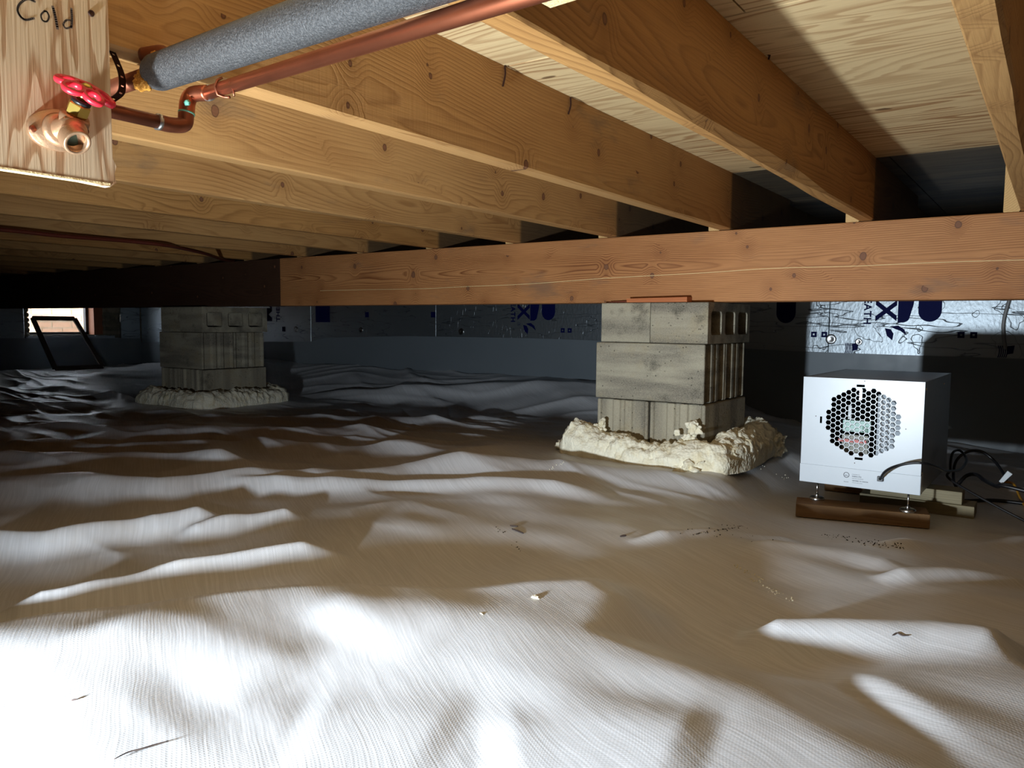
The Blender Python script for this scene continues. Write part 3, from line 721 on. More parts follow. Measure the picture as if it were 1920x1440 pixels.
for i in range(-2, 17):
    dx = .0128 if i == 1 else 0
    xw = X0-S*i+T+dx
    if i < 0: lab = '%s joist out of view to the right of the overhead joist' % ['', 'first', 'second'][-i]; 
    else: lab = near_lab.get(i, '%s joist of the near row, counted leftwards from the overhead one' % ordn[min(i, 17)])
    mat = M['joist_b'] if i in (1, 5, 8) else M['joist']
    joist(xw, YR+.05, ends.get(i, 3.0+.1*math.sin(i*2.1)), mat, lab, wane={1: .016, 0: .006, 2: .003}.get(i, .002))
    o = joist(xw-T-.001-dx*0, YB+.006, YW-.03, M['joist_far'], ('far joist whose end grain laps the %s joist from the right' % ordn[max(0, min(i, 17))]) if i >= 0 else 'far joist out of view at right, number %s' % ['', 'one', 'two'][-i], .0)
    o['group'] = 'far joists lapped on the beam'
# bent nails at the top edges of the joists, coming down through the subfloor
NX2 = X0-S*2+2*T+.0012
for px, py0, py1, X, lab in [(946, 121, 162, NX2, 'dark bent nail at the joist top edge, nearer of the two on the tan joist'), (1069, 183, 214, NX2, 'dark bent nail at the joist top edge, farther of the two on the tan joist'),
                         (1440, 86, 112, X0-S+.0128+2*T+.004, 'small split nail poking through the subfloor beside the ochre joist')]:
    a = onX(px, py0, X); b = onX(px-4 if X == NX2 else px, py1, X)
    bm = bmesh.new(); tube(bm, catmull([(a.x+.001, a.y, min(TOP-.001, a.z)), (a.x+.004, (a.y+b.y)/2, (a.z+b.z)/2), (b.x+.001, b.y, b.z)], 4), .0019, 6)
    tag(obj('nail', bm, M['dark_metal']), lab, 'nail', 'nails at the subfloor')

# ------------------------------------------------------------------ beams
XS = onY(525, 530, YB).x
bm_r = tag(empty('support_beam', (XS, YB, HB)), 'reddish brown lumber beam lying across both piers, in the lit part right of the splice', 'beam', 'built-up beam on the piers')
def plies(root, x0, x1, mat, dy=0):
    H = HT-HB-.0008
    for k_ in range(3):
        y0 = dy+.038*k_
        bm = box_bm(-(x1-x0)/2, (x1-x0)/2, 0, .0375, 0.0005, H)
        obj('beam_ply', bm, mat, root, ((x0+x1)/2-root.location.x, y0, 0), bevel=.003)
plies(bm_r, XS, XR, M['beam'])
bm = bmesh.new()     # thin pale scratch along the beam face
sp = catmull([onY(px, py, YB-.0004) for px, py in [(600, 545), (700, 543), (800, 541), (880, 537), (960, 534), (1040, 529), (1130, 522), (1220, 517), (1330, 511), (1450, 503), (1600, 499), (1760, 492), (1960, 486)]], 4)
for a, b in zip(sp[:-1], sp[1:]):
    v = [bm.verts.new(c-bm_r.location) for c in (a-Vector((0, 0, .0008)), b-Vector((0, 0, .0008)), b+Vector((0, 0, .0008)), a+Vector((0, 0, .0008)))]; bm.faces.new(v)
obj('scratch_line', bm, M['board_edge'], bm_r)
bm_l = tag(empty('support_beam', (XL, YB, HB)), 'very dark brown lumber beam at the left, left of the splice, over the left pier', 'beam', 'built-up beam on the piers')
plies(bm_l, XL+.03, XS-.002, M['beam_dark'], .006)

# ------------------------------------------------------------------ piers of concrete block
def grooved_profile(L_, W_):
    """plan outline: ends in +-x with upright grooves"""
    g = [(-.5, 0), (-.44, 0), (-.42, .010), (-.20, .010), (-.18, 0), (-.05, 0), (-.035, .009), (.035, .009), (.05, 0), (.18, 0), (.20, .010), (.42, .010), (.44, 0), (.5, 0)]
    out_ = [(L_/2-d, f*W_) for f, d in g] + [(-L_/2+d, f*W_) for f, d in g[::-1]]
    return out_
def block_mesh(L_, W_, H_):
    bm = bmesh.new(); pr = grooved_profile(L_, W_)
    lo = [bm.verts.new((a, b, 0)) for a, b in pr]; hi = [bm.verts.new((a, b, H_)) for a, b in pr]
    n = len(pr)
    for i in range(n): bm.faces.new([lo[i], lo[(i+1) % n], hi[(i+1) % n], hi[i]])
    bm.faces.new(lo[::-1]); bm.faces.new(hi)
    me_ = bpy.data.meshes.new('concrete_block'); bm.to_mesh(me_); bm.free(); return me_
def cored_mesh(L_, D_, H_):
    """block on its side: long face in local XY (x along length, y up), three cores through the depth"""
    def rr(cx, cy, hw, hh, r=.012):
        pts = []
        for qx, qy, a0 in [(1, 1, 0), (-1, 1, PI/2), (-1, -1, PI), (1, -1, 3*PI/2)]:
            for a in np.linspace(a0, a0+PI/2, 4): pts.append((cx+qx*(hw-r)+r*math.cos(a), cy+qy*(hh-r)+r*math.sin(a)))
        return pts
    holes = [rr((i-1)*L_*.315, 0, L_*.118, H_*.29) for i in range(3)]
    me_ = curve_plate('concrete_block', [(-L_/2, -H_/2), (L_/2, -H_/2), (L_/2, H_/2), (-L_/2, H_/2)], holes, D_)
    return me_
def pier(xl, yf, side, names):
    """xl: left x; yf: front y. courses from below: two blocks end-on, two blocks lengthwise, two cored blocks on their sides"""
    Lb, Wb = .397, .194; zt3, zt2, zt1 = HB-.0005, -.066, -.2635; H2 = .1945
    grp = 'concrete blocks of the %s pier' % side
    def put(me_, mat, loc, rot, lab):
        o = link_mesh('concrete_block', me_, mat, None, loc, bevel=.006, seg=3); o.rotation_euler = rot
        if not me_.materials: me_.materials.append(mat)
        tag(o, lab, 'block', grp); return o
    b1 = block_mesh(Lb, Wb, .1905)
    for k_ in (0, 1):
        put(b1, M['conc'], (xl+.103+k_*.2, yf+.20+.004*k_, -.2645-.1905), (0, 0, PI/2), 'grooved block end at the bottom %s of the %s pier, in foam' % (['left', 'right'][k_], side))
    b2 = block_mesh(Lb, Wb, H2)
    for k_ in (0, 1):
        put(b2, M['conc_h'], (xl+.2-.004, yf+.098+k_*.1985, zt2-H2-.001), (0, 0, .006*(1-k_)), '%s long grey block of the middle course, %s pier' % (['smooth front', 'rear'][k_], side))
    hh = zt3-zt2
    for k_ in (0, 1):
        wdt = (.184, .2)[k_]
        me_ = cored_mesh(.41, wdt, hh-.001)
        xx = xl+.016+(wdt/2 if k_ == 0 else .188+wdt/2)
        # local x -> world y, local y -> world z, local z -> world x
        o = put(me_, M['conc'], (xx, yf+.205+(.004 if k_ == 0 else 0), zt2+hh/2), (PI/2, 0, PI/2), '%s cored block on its side atop the %s pier' % (['left', 'right'][k_], side))
        if k_ == 1 and not names:
            for c_ in range(3):      # cores packed with mortar, a dark gap left at one side and below
                bm = bmesh.new(); bx(bm, -.0378, .046, -.0325, .0385, wdt/2-.05, wdt/2-.003)
                obj('core_fill', bm, M['conc'], o, ((c_-1)*.41*.315, 0, 0), bevel=.003)
    return
pier(-1.325, 2.403, 'right', True)
pier(-4.078, 2.403, 'left', False)

def fbm(p, s, seed=0):
    return noise.fractal(Vector((p.x*s+seed, p.y*s+seed*1.7, p.z*s)), 1.0, 2.0, 4)
def foam_ring(x0, x1, y0, y1, z0, wmin, wmax, hmin, hmax, seed, label, spikes=(), nper=620, nsec=34):
    per = 2*((x1-x0)+(y1-y0)); bm = bmesh.new(); rows = []
    for i in range(nper):
        s_ = per*i/nper; 
        # point on rectangle & outward normal, blended at the corners
        def pt(s):
            s = s % per; a = x1-x0; b = y1-y0
            if s < a: return Vector((x0+s, y0, 0)), Vector((0, -1, 0))
            if s < a+b: return Vector((x1, y0+s-a, 0)), Vector((1, 0, 0))
            if s < 2*a+b: return Vector((x1-(s-a-b), y1, 0)), Vector((0, 1, 0))
            return Vector((x0, y1-(s-2*a-b), 0)), Vector((-1, 0, 0))
        p, _ = pt(s_); nn = sum((pt(s_+d)[1] for d in (-.06, -.04, -.02, 0, .02, .04, .06)), Vector()).normalized()
        q = noise.noise(Vector((p.x*5+seed, p.y*5, 1)))*.5+.5
        w_ = wmin+(wmax-wmin)*q; h_ = hmin+(hmax-hmin)*(noise.noise(Vector((p.x*8+seed, p.y*8, 7)))*.5+.5)
        for (sx, sy, amp, wd) in spikes:
            h_ += amp*math.exp(-((p.x-sx)**2+(p.y-sy)**2)/wd**2)
        row = []
        for j in range(nsec):
            t = PI*j/(nsec-1)                                   # from inside (at block) over the top to outside ground
            c_ = p+nn*(w_*.5-.012); rx = w_*.5
            base = c_+nn*(-math.cos(t)*rx)+Vector((0, 0, z0+h_*math.sin(t)**.8))
            dn = (nn*(-math.cos(t))+Vector((0, 0, math.sin(t)))).normalized()
            vd = noise.voronoi(base*26+Vector((seed, 0, 0)))[0]; vd2 = noise.voronoi(base*62+Vector((seed, 3, 0)))[0]
            vd3 = noise.voronoi(base*120+Vector((seed, 3, 5)))[0]; dsp = .020*(.6-vd[0])+.014*(.6-vd2[0])+.006*(.5-vd3[0])+.008*fbm(base, 9, seed)
            fade = min(1, math.sin(t)*2.5) if t > PI/2 else 1
            row.append(bm.verts.new(base+dn*dsp*fade))
        rows.append(row)
    for i in range(nper):
        a, b = rows[i], rows[(i+1) % nper]
        for j in range(nsec-1): bm.faces.new([a[j], a[j+1], b[j+1], b[j]])
    bmesh.ops.recalc_face_normals(bm, faces=bm.faces)
    return tag(obj('spray_foam', bm, M['foam'], smooth=True), label, 'foam', 'foam collars round the piers')
def blob(c, r, name, parent, seed, stretch=(1, 1, 1), sub=4):
    bm = bmesh.new(); bmesh.ops.create_icosphere(bm, subdivisions=sub, radius=1)
    for v in bm.verts:
        d = v.co.normalized(); p = Vector((d.x*r*stretch[0], d.y*r*stretch[1], d.z*r*stretch[2]))
        vd = noise.voronoi((p+Vector(c))*40)[0][0]; v.co = p+d*(.75*r*(.5-noise.voronoi((p+Vector(c))*75)[0][0])+.45*r*noise.noise(p*45+Vector((seed, 0, 0))))
    return obj(name, bm, M['foam'], parent, Vector(c)-parent.location, smooth=True)
f1 = foam_ring(-1.325, -.922, 2.405, 2.80, -.468, .115, .165, .055, .10, 1.0, 'cream spray foam bead swelling around the foot of the right pier',
               spikes=[(-.922, 2.50, .03, .06), (-.922, 2.62, .035, .07), (-.922, 2.80, .05, .06), (-1.325, 2.41, .05, .05)])
for c, r, st in [((-.955, 2.375, -.385), .026, (1, .6, 1.2)), ((-.945, 2.372, -.335), .022, (1.1, .6, 1)), ((-1.005, 2.372, -.358), .010, (1, .6, 1)), ((-1.30, 2.375, -.375), .024, (1.3, .6, 1)),
                 ((-1.285, 2.378, -.345), .014, (1, .6, 1)), ((-.86, 2.42, -.42), .05, (1, 1, .9)), ((-.85, 2.58, -.42), .05, (.9, 1, 1.1)), ((-.84, 2.84, -.44), .05, (1, 1, 1.1)), ((-.93, 2.30, -.455), .045, (1.2, .9, .7)), ((-1.42, 2.40, -.45), .05, (1, 1, .8))]:
    blob(c, r, 'foam_lump', f1, c[0]*9, st)
f2 = foam_ring(-4.078, -3.68, 2.405, 2.80, -.466, .12, .17, .075, .10, 6.0, 'cream spray foam bead around the foot of the dim left pier', nper=420, nsec=26)
blob((-3.70, 2.385, -.405), .018, 'foam_lump', f2, 3, (1, .6, 1.6), 3)

# shims between the right pier and the beam
def wedge(name, x0, x1, y0, y1, z0, za, zb, mat, label):
    bm = bmesh.new(); xc = (x0+x1)/2; xa, xb = x0-xc, x1-xc
    v = [bm.verts.new(c) for c in [(xa, 0, 0), (xb, 0, 0), (xb, y1-y0, 0), (xa, y1-y0, 0), (xa, 0, za), (xb, 0, zb), (xb, y1-y0, zb), (xa, y1-y0, za)]]
    for f in [(0, 3, 2, 1), (4, 5, 6, 7), (0, 1, 5, 4), (1, 2, 6, 5), (2, 3, 7, 6), (3, 0, 4, 7)]: bm.faces.new([v[i] for i in f])
    return tag(obj(name, bm, mat, None, (xc, y0, z0)), label, 'shim', 'shims at the top of the right pier')
wedge('wood_shim', onY(1177, 555, 2.42).x, onY(1290, 555, 2.42).x, 2.412, 2.4545, HB+.0002, .013, .016, M['shim'], 'orange wood shim on the right pier, lying against the beam')
wedge('wood_shim', onY(1142, 560, 2.43).x, onY(1176, 560, 2.43).x-.002, 2.428, 2.4545, HB+.0002, .003, .006, M['shim_dark'], 'thin dark shim left of the orange shim on the right pier')

# ------------------------------------------------------------------ the white box on its feet
bxo = tag(empty('air_unit', (-.278, 2.277, -.448), math.radians(-1.1)), 'white metal ventilation unit with honeycomb grille standing on the plank at right', 'air unit')
bw_, bh_, bd_ = .309, .300, .50            # local: x from -bw_ to 0, y from 0 to bd_, z from 0 to bh_
inv = bxo.matrix_basis.inverted() if False else Matrix.Rotation(math.radians(1.1), 4, 'Z') @ Matrix.Translation(-Vector(bxo.location))
def bloc(px, py):
    """photo point on the unit's front plane, in the unit's coordinates"""
    d = inv.to_3x3() @ ray(px, py); o_ = inv @ Vector((0, 0, 0)); t = (0-o_.y)/d.y; return o_+d*t
hexs = 0.0083*.86
c0 = bloc(1617, 792); colp = (bloc(1655, 796).x-bloc(1580, 790).x)/8.06; rowp = colp*1.1547
holes = []
for ci in range(-8, 9):
    for ri in range(-9, 10):
        cx = c0.x+ci*colp; cy = c0.z+(ri+(.5 if ci % 2 else 0))*rowp
        if math.hypot(cx-c0.x, (cy-c0.z)*1.0) < 7.55*colp+(.3*colp if ci % 3 == 0 else 0):
            holes.append([(cx+colp*.585*math.cos(a*PI/3), cy+colp*.585*math.sin(a*PI/3)) for a in range(6)])
def rect(cx, cy, a, b): return [(cx-a, cy-b), (cx+a, cy-b), (cx+a, cy+b), (cx-a, cy+b)]
for (px, py, a, b) in [(1614, 723.5, .0105, .0033), (1610, 860, .0105, .0033), (1539.5, 787, .0028, .0095)]:
    q = bloc(px, py); holes.append(rect(q.x, q.z, a, b))
me = curve_plate('front_panel', [(-bw_, .001), (0, .001), (0, bh_), (-bw_, bh_)], holes, .0016)
me.transform(Matrix.Rotation(PI/2, 4, 'X')); link_mesh('front_panel', me, M['white'], bxo)
bm = bmesh.new(); bx(bm, -bw_+.0005, -bw_+.0025, .002, bd_, 0, bh_); obj('side_panel', bm, M['galv'], bxo)
bm = bmesh.new(); bx(bm, -.0025, -.0005, .002, bd_, 0, bh_); obj('side_panel', bm, M['galv'], bxo)
bm = bmesh.new(); bx(bm, -bw_+.003, -.003, .002, bd_, bh_-.003, bh_-.0005); obj('top_panel', bm, M['galv'], bxo)
bm = bmesh.new(); bx(bm, -bw_+.003, -.003, .002, bd_, 0, .002); obj('bottom_panel', bm, M['galv'], bxo)
bm = bmesh.new(); bx(bm, -bw_+.003, -.003, bd_-.003, bd_, .002, bh_-.003); obj('back_panel', bm, M['black'], bxo)
zl = bloc(1620, 893).z                                             # folded lower front cover, slightly proud
bm = bmesh.new(); bx(bm, -bw_-.001, .001, -.0030, -.0009, 0, .0515); bx(bm, -.001, .0012, -.003, .03, 0, .0515); obj('lower_cover', bm, M['white'], bxo, bevel=.0005, seg=1)
bm = bmesh.new()
for px, py in [(1621.5, 714.5), (1530, 780), (1698.5, 804.5), (1602.5, 868)]:
    q = bloc(px, py); bm = bmesh.new(); lathe(bm, [(.0014, 0), (.0012, .001)], (q.x, -.0009, q.z), (0, -1, 0), 10)
    obj('screw', bm, M['dark_metal'], bxo)
for y_, z_ in ((.02, .28), (.02, .055), (.35, .275)):
    bm = bmesh.new(); lathe(bm, [(.003, 0), (.0025, .002), (.001, .0026)], (-.0005, y_, z_), (1, 0, 0), 12); obj('screw', bm, M['steel'], bxo)
# inside: black liner, white baffle at right, module with label and red wires
bm = bmesh.new(); bx(bm, -bw_+.004, -.004, .20, .203, .003, bh_-.004); bx(bm, -bw_+.004, -bw_+.007, .01, .2, .003, bh_-.004); obj('liner', bm, M['liner'], bxo)
xb = bloc(1643, 800).x
bm = bmesh.new(); v = [bm.verts.new(c) for c in [(xb, .008, .05), (xb, .008, .26), (-.008, .075, .26), (-.008, .075, .05)]]; bm.faces.new(v)
bo = obj('baffle', bm, M['white'], bxo); mo = bo.modifiers.new('s', 'SOLIDIFY'); mo.thickness = .0012
def inner(name, p0, p1, y, dep, mat):
    """block seen through the grille between two photo points, set back by y"""
    def at(p):
        d = inv.to_3x3() @ ray(*p); o_ = inv @ Vector((0, 0, 0)); t = (y-o_.y)/d.y; return o_+d*t
    a, b = at(p0), at(p1); bm = bmesh.new(); bx(bm, min(a.x, b.x), max(a.x, b.x), y, y+dep, min(a.z, b.z), max(a.z, b.z)); return obj(name, bm, mat, bxo)
inner('control_module', (1581, 787), (1632, 812), .040, .03, M['pcb'])
inner('module_base', (1579, 814), (1626, 852), .042, .03, M['scrap_grey'])
inner('wire_row', (1572, 822), (1624, 832), .034, .006, M['wire_red'])
inner('relay', (1617, 800), (1626, 812), .036, .008, M['green'])
inner('bus_bar', (1612, 729), (1616, 750), .028, .004, M['steel'])
inner('tube', (1591, 760), (1596, 786), .038, .004, M['tagw'])
inner('wire_row', (1588, 846), (1616, 856), .042, .006, M['dark_metal'])
# feet
def foot(px, py, yy=None):
    q = bloc(px, py); x_ = q.x; y_ = yy
    r = tag(bpy.data.objects.new('foot', None), None); COL.objects.link(r); r.parent = bxo; r.location = (x_, y_, -.053)
    bm = bmesh.new(); lathe(bm, [(.0205, 0), (.021, .002), (.0205, .006), (.017, .009), (.006, .0095), (.0055, .015), (.0035, .017)], (0, 0, 0), (0, 0, 1), 32); obj('foot_pad', bm, M['steel'], r, smooth=True, bevel=.0005)
    bm = bmesh.new(); tube(bm, [(0, 0, .012), (0, 0, .054)], .0026, 12); obj('threaded_rod', bm, M['steel'], r, smooth=True)
foot(1529, 900, .022); foot(1702, 900, .022)
for xx in (-.27, -.04): 
    r = bpy.data.objects.new('foot', None); COL.objects.link(r); r.parent = bxo; r.location = (xx, .40, -.053)
    bm = bmesh.new(); lathe(bm, [(.0205, 0), (.0205, .006), (.006, .0095)], (0, 0, 0), (0, 0, 1), 24); obj('foot_pad', bm, M['steel'], r, smooth=True)
    bm = bmesh.new(); tube(bm, [(0, 0, .006), (0, 0, .054)], .0026, 10); obj('threaded_rod', bm, M['steel'], r, smooth=True)
# certification print
def bprint(s, px, py, size, bold=0):
    q = bloc(px, py); t = text_mesh('print', s, size, thick=.0001, bold=bold); t.transform(Matrix.Translation((q.x, -.00315, q.z)) @ Matrix.Rotation(PI/2, 4, 'X'))
    link_mesh('printed_text', t, M['text'], bxo)
q = bloc(1587.5, 890)
bm = bmesh.new()
for k_ in range(28):
    a0, a1 = 2*PI*k_/28, 2*PI*(k_+1)/28
    v = [bm.verts.new((q.x+r_*math.cos(a), -.0032, q.z+r_*math.sin(a))) for r_, a in ((.0078, a0), (.0078, a1), (.0062, a1), (.0062, a0))]; bm.faces.new(v)
obj('printed_ring', bm, M['text'], bxo)
bprint('ETL', 1584.5, 892, .0052, .0001); bprint('Intertek', 1582.5, 903, .0038)
bprint('CONFORMS TO', 1598, 889.5, .0028); bprint('ANSI/UL STD', 1598, 893.5, .0042, .0001); bprint('ELECTRICAL EQUIPMENT', 1598, 897, .0026)
bprint('CERTIFIED TO CAN/CSA', 1598, 901.5, .0038, .0001); bprint('STD C22.2 ELECTRICAL', 1598, 905, .0026)
# power inlet and cord
q = bloc(1651.5, 897)
bm = bmesh.new(); bx(bm, q.x-.0072, q.x+.0072, -.012, -.003, q.z-.0068, q.z+.0068); obj('power_plug', bm, M['black'], bxo, bevel=.001)
wq = bxo.matrix_basis @ Vector((0, 0, 0)) if False else None
plug = Matrix.Translation(bxo.location) @ Matrix.Rotation(math.radians(-1.1), 4, 'Z') @ Vector((q.x, -.010, q.z))
def P(px, py, Y): return onY(px, py, Y)
cord_pts = [plug, P(1660, 884, 2.235), P(1680, 874, 2.215), P(1710, 868, 2.21), P(1735, 869, 2.215), P(1758, 876, 2.27), P(1774, 883, 2.36), P(1800, 880, 2.50), P(1812, 862, 2.6), P(1800, 845, 2.66), P(1786, 850, 2.62), P(1782, 880, 2.55), P(1790, 905, 2.50), (.0, 2.42, zf(0, 2.42)+.012), (.10, 2.40, zf(.1, 2.40)+.01), (.3, 2.45, zf(.3, 2.45)+.01)]
bm = bmesh.new(); tube(bm, catmull(cord_pts, 8), .0036, 10); tag(obj('power_cord', bm, M['black'], smooth=True), 'black cord arching out of the white unit, looping down beside it', 'cord')
loop_pts = [P(1800, 925, 2.62), P(1788, 900, 2.70), P(1792, 866, 2.78), P(1812, 848, 2.80), P(1838, 846, 2.8), P(1862, 862, 2.8), P(1880, 885, 2.76), P(1886, 900, 2.72)]
bm = bmesh.new(); tube(bm, catmull(loop_pts, 8), .0045, 8); tag(obj('cable_loop', bm, M['black'], smooth=True), 'black cable loop arching in the shadow right of the white unit', 'cable')
loop_pts = [P(1796, 908, 2.68), P(1812, 892, 2.70), P(1830, 890, 2.68), P(1848, 902, 2.64), P(1870, 912, 2.56), P(1900, 915, 2.52), (.22, 2.50, zf(.22, 2.5)+.03)]
bm = bmesh.new(); tube(bm, catmull(loop_pts, 8), .0055, 8); tag(obj('cable', bm, M['black'], smooth=True), 'tangled black cable lying below the loop at right', 'cable')
bm = bmesh.new()
a, b = P(1876, 905, 2.56), P(1894, 886, 2.56); d = (b-a).normalized(); s_ = d.cross(Vector((0, -1, 0))).normalized()*.0075
for dy in (0,):
    v = [bm.verts.new(c+Vector((0, y_, 0))) for y_ in (0, .012) for c in (a-s_*.7, b-s_, b+s_, a+s_*.7)]
    for f in [(0, 1, 2, 3), (7, 6, 5, 4), (0, 4, 5, 1), (1, 5, 6, 2), (2, 6, 7, 3), (3, 7, 4, 0)]: bm.faces.new([v[i] for i in f])
tag(obj('cord_plug', bm, M['tagw'], bevel=.001), 'pale plug end hanging among the black cables at right', 'plug')
fl_ = [on_floor(px, py) for px, py in [(1560, 925), (1640, 937), (1720, 948), (1800, 950), (1860, 949), (1920, 955), (1990, 965)]]
bm = bmesh.new(); tube(bm, catmull([(q.x, q.y+.06, zf(q.x, q.y+.06)+.006) for q in fl_], 6), .0055, 8)
tag(obj('floor_cable', bm, M['black'], smooth=True), 'thick black cable running along the sheet behind the plank', 'cable')
yc = [onY(px, py, 2.45) for px, py in [(1895, 908), (1925, 915)]]
bm = bmesh.new(); tube(bm, catmull([on_floor(1880, 906)+Vector((0, 0, .006)), on_floor(1900, 912)+Vector((0, 0, .008)), on_floor(1912, 935)+Vector((0, 0, .006)), on_floor(1925, 958)+Vector((0, 0, .006))], 6), .0042, 8)
tag(obj('yellow_cord', bm, M['yellow'], smooth=True), 'yellow cord at the right edge of the picture', 'cord')
# plank below the unit and the grey wood pieces behind it
pa, pb = Vector((-.579, 2.218, 0)), Vector((-.253, 2.296, 0)); ang = math.atan2(pb.y-pa.y, pb.x-pa.x); Lp = (pb-pa).length
bm = box_bm(-Lp/2, Lp/2, 0, .089, 0, .038)
o = obj('wood_plank', bm, M['plank'], None, ((pa.x+pb.x)/2, (pa.y+pb.y)/2, -.501-.038), bevel=.002); o.rotation_euler = (0, 0, ang)
tag(o, 'short brown lumber plank under the front feet of the white unit', 'plank')
o = obj('wood_plank', box_bm(-.17, .14, 0, .089, 0, .038), M['plank'], None, (-.43, 2.64, -.501-.038), bevel=.002); o.rotation_euler = (0, 0, .03)
tag(o, 'hidden plank under the back feet of the white unit', 'plank')
a = onY(1740, 925, 2.50); b = onY(1828, 940, 2.50)
bm = box_bm(-.15, .15, 0, .09, 0, .034); o = obj('wood_block', bm, M['grey_plank'], None, ((onY(1828, 940, 2.5).x)-.15, 2.50, -.541), bevel=.002)
tag(o, 'lower greyish wood block behind the white unit, lying on the sheet', 'wood block', 'grey wood blocks behind the unit')
bm = box_bm(-.12, .12, 0, .08, 0, .036); o = obj('wood_block', bm, M['grey_plank'], None, ((onY(1805, 915, 2.505).x)-.12, 2.505, -.541+.0345), bevel=.002)
tag(o, 'upper greyish wood block resting on the lower one behind the unit', 'wood block', 'grey wood blocks behind the unit')

# ------------------------------------------------------------------ the tap board, the tap and the pipes at upper left
XBd = -.861
jb = X0-S*2+2*T                                 # east face of that joist
board = tag(empty('tap_board', (jb, .20, .148)), 'plywood board with the red handled tap, handwritten Cold at its top', 'board')
bm = bmesh.new(); n = 30; H = .148
# slightly torn lower right corner
outl = [(-.40, 0)]+[(-.40+.655*i/12, .0008*noise.noise(Vector((i*1.3, 0, 0)))) for i in range(1, 12)]+[(.2555, -.003), (.262, .002), (.2605, .012), (.263, .02), (.259, .028), (.2592, .2), (.2590, TOP-.148-.002), (-.40, TOP-.148-.002)]
v0 = [bm.verts.new((XBd-jb, a, b)) for a, b in outl]; v1 = [bm.verts.new((0.0004, a, b)) for a, b in outl]
bm.faces.new(v0[::-1]); bm.faces.new(v1); nn_ = len(outl)
for i in range(nn_): bm.faces.new([v0[i], v0[(i+1) % nn_], v1[(i+1) % nn_], v1[i]])
bmesh.ops.recalc_face_normals(bm, faces=bm.faces)
obj('plywood_face', bm, M['ply_board'], board)
bm = bmesh.new(); bx(bm, .0002, XBd-jb+.0004, -.40, .2555, -.0012, .0008); obj('split_edge', bm, M['board_edge'], board)
# handwriting
def stroke(bm, pts, wd=.0021):
    pts = catmull([onX(px, py, XBd+.0004) for px, py in pts], 5)
    for a, b in zip(pts[:-1], pts[1:]):
        d = (b-a).normalized(); s_ = Vector((1, 0, 0)).cross(d).normalized()*wd/2; a2 = a-d*wd*.25; b2 = b+d*wd*.25
        lo = [bm.verts.new(c-board.location) for c in (a2-s_, b2-s_, b2+s_, a2+s_)]; bm.faces.new(lo)
bm = bmesh.new()
stroke(bm, [(66, 3), (52, -2), (38, 6), (33, 18), (38, 30), (48, 37), (64, 34)])
stroke(bm, [(84, 20), (77, 28), (80, 38), (88, 40), (92, 31), (88, 22), (83, 21)], .0016)
stroke(bm, [(99, 12), (104, 32), (108, 54)], .0026)
stroke(bm, [(134, 16), (135, 34), (134, 52)], .0022); stroke(bm, [(133, 38), (124, 38), (119, 46), (124, 53), (134, 50)], .0018)
obj('handwriting', bm, M['pencil'], board)
q = onX(171, 25, XBd); bm = bmesh.new(); lathe(bm, [(.0035, 0), (.003, .0015), (.001, .001)], q-board.location, (1, 0, 0), 14); obj('screw', bm, M['dark_metal'], board)

tap = tag(empty('hose_tap', onX(108, 245, XBd)), 'brass hose tap with red wheel handle screwed to the plywood board', 'tap')
TL_ = tap.location.copy()
def tb(name, fn, mat, **k):
    bm = bmesh.new(); fn(bm); 
    for v in bm.verts: v.co -= TL_
    return obj(name, bm, mat, tap, smooth=True, **k)
Fc = TL_
W_ = onX(162, 166, XBd+.040); O_ = onX(146, 269, XBd+.052); Nn = (W_-(Fc+Vector((.022, 0, 0)))).normalized()
Nst = Vector((.56, .10, .82)).normalized()
Nb = W_-Nst*.050
def fl_fn(bm):   # flange: elongated plate with two ears
    pts = []
    for a in np.linspace(0, 2*PI, 40, endpoint=False):
        r_ = .0215+.0095*abs(math.cos(a-.15))**3; pts.append((math.cos(a)*r_, math.sin(a)*r_))
    lo = [bm.verts.new((XBd+.0005, Fc.y+a, Fc.z+b)) for a, b in pts]; hi = [bm.verts.new((XBd+.0045, Fc.y+a*.96, Fc.z+b*.96)) for a, b in pts]
    n = len(pts)
    for i in range(n): bm.faces.new([lo[i], lo[(i+1) % n], hi[(i+1) % n], hi[i]])
    bm.faces.new(hi); bm.faces.new(lo[::-1]); bmesh.ops.recalc_face_normals(bm, faces=bm.faces)
tb('flange', fl_fn, M['brass'])
tb('collar', lambda bm: lathe(bm, [(.0175, 0), (.0170, .003), (.0145, .006)], (XBd+.0045, Fc.y, Fc.z), (1, 0, 0), 32), M['brass'])
ctr = Vector((XBd+.026, Fc.y+.004, Fc.z+.002))
def body(bm):
    tube(bm, catmull([(XBd+.004, Fc.y, Fc.z), (XBd+.014, Fc.y+.001, Fc.z), ctr], 6), .012, 24, rs=None)
    tube(bm, [ctr-Nst*.010, ctr, ctr+(Nb-ctr)*.5, Nb], .0125, 24, rs=[.009, .0135, .0135, .0130])
tb('valve_body', body, M['brass'])
Od = Vector((.72, .02, -.55)).normalized()
Of = O_                                              # outlet mouth centre
def spout(bm):
    st = ctr+Vector((.0, .0, -.003)); tube(bm, catmull([st, st+(Of-Od*.014-st)*.5+Vector((.004, 0, 0)), Of-Od*.014], 5), .0118, 24)
tb('spout', spout, M['brass'])
def mouth(bm):
    pr = [(.0105, -.016)]
    for i in range(5): pr += [(.0128, -.015+i*.0028), (.0134, -.0138+i*.0028), (.0126, -.0126+i*.0028)]
    pr += [(.0130, -.0005), (.0122, 0), (.0098, 0), (.0094, -.002), (.0092, -.012), (.004, -.0125), (.001, -.0125)]
    lathe(bm, pr, Of, Od, 40)
tb('threaded_outlet', mouth, M['brass'])
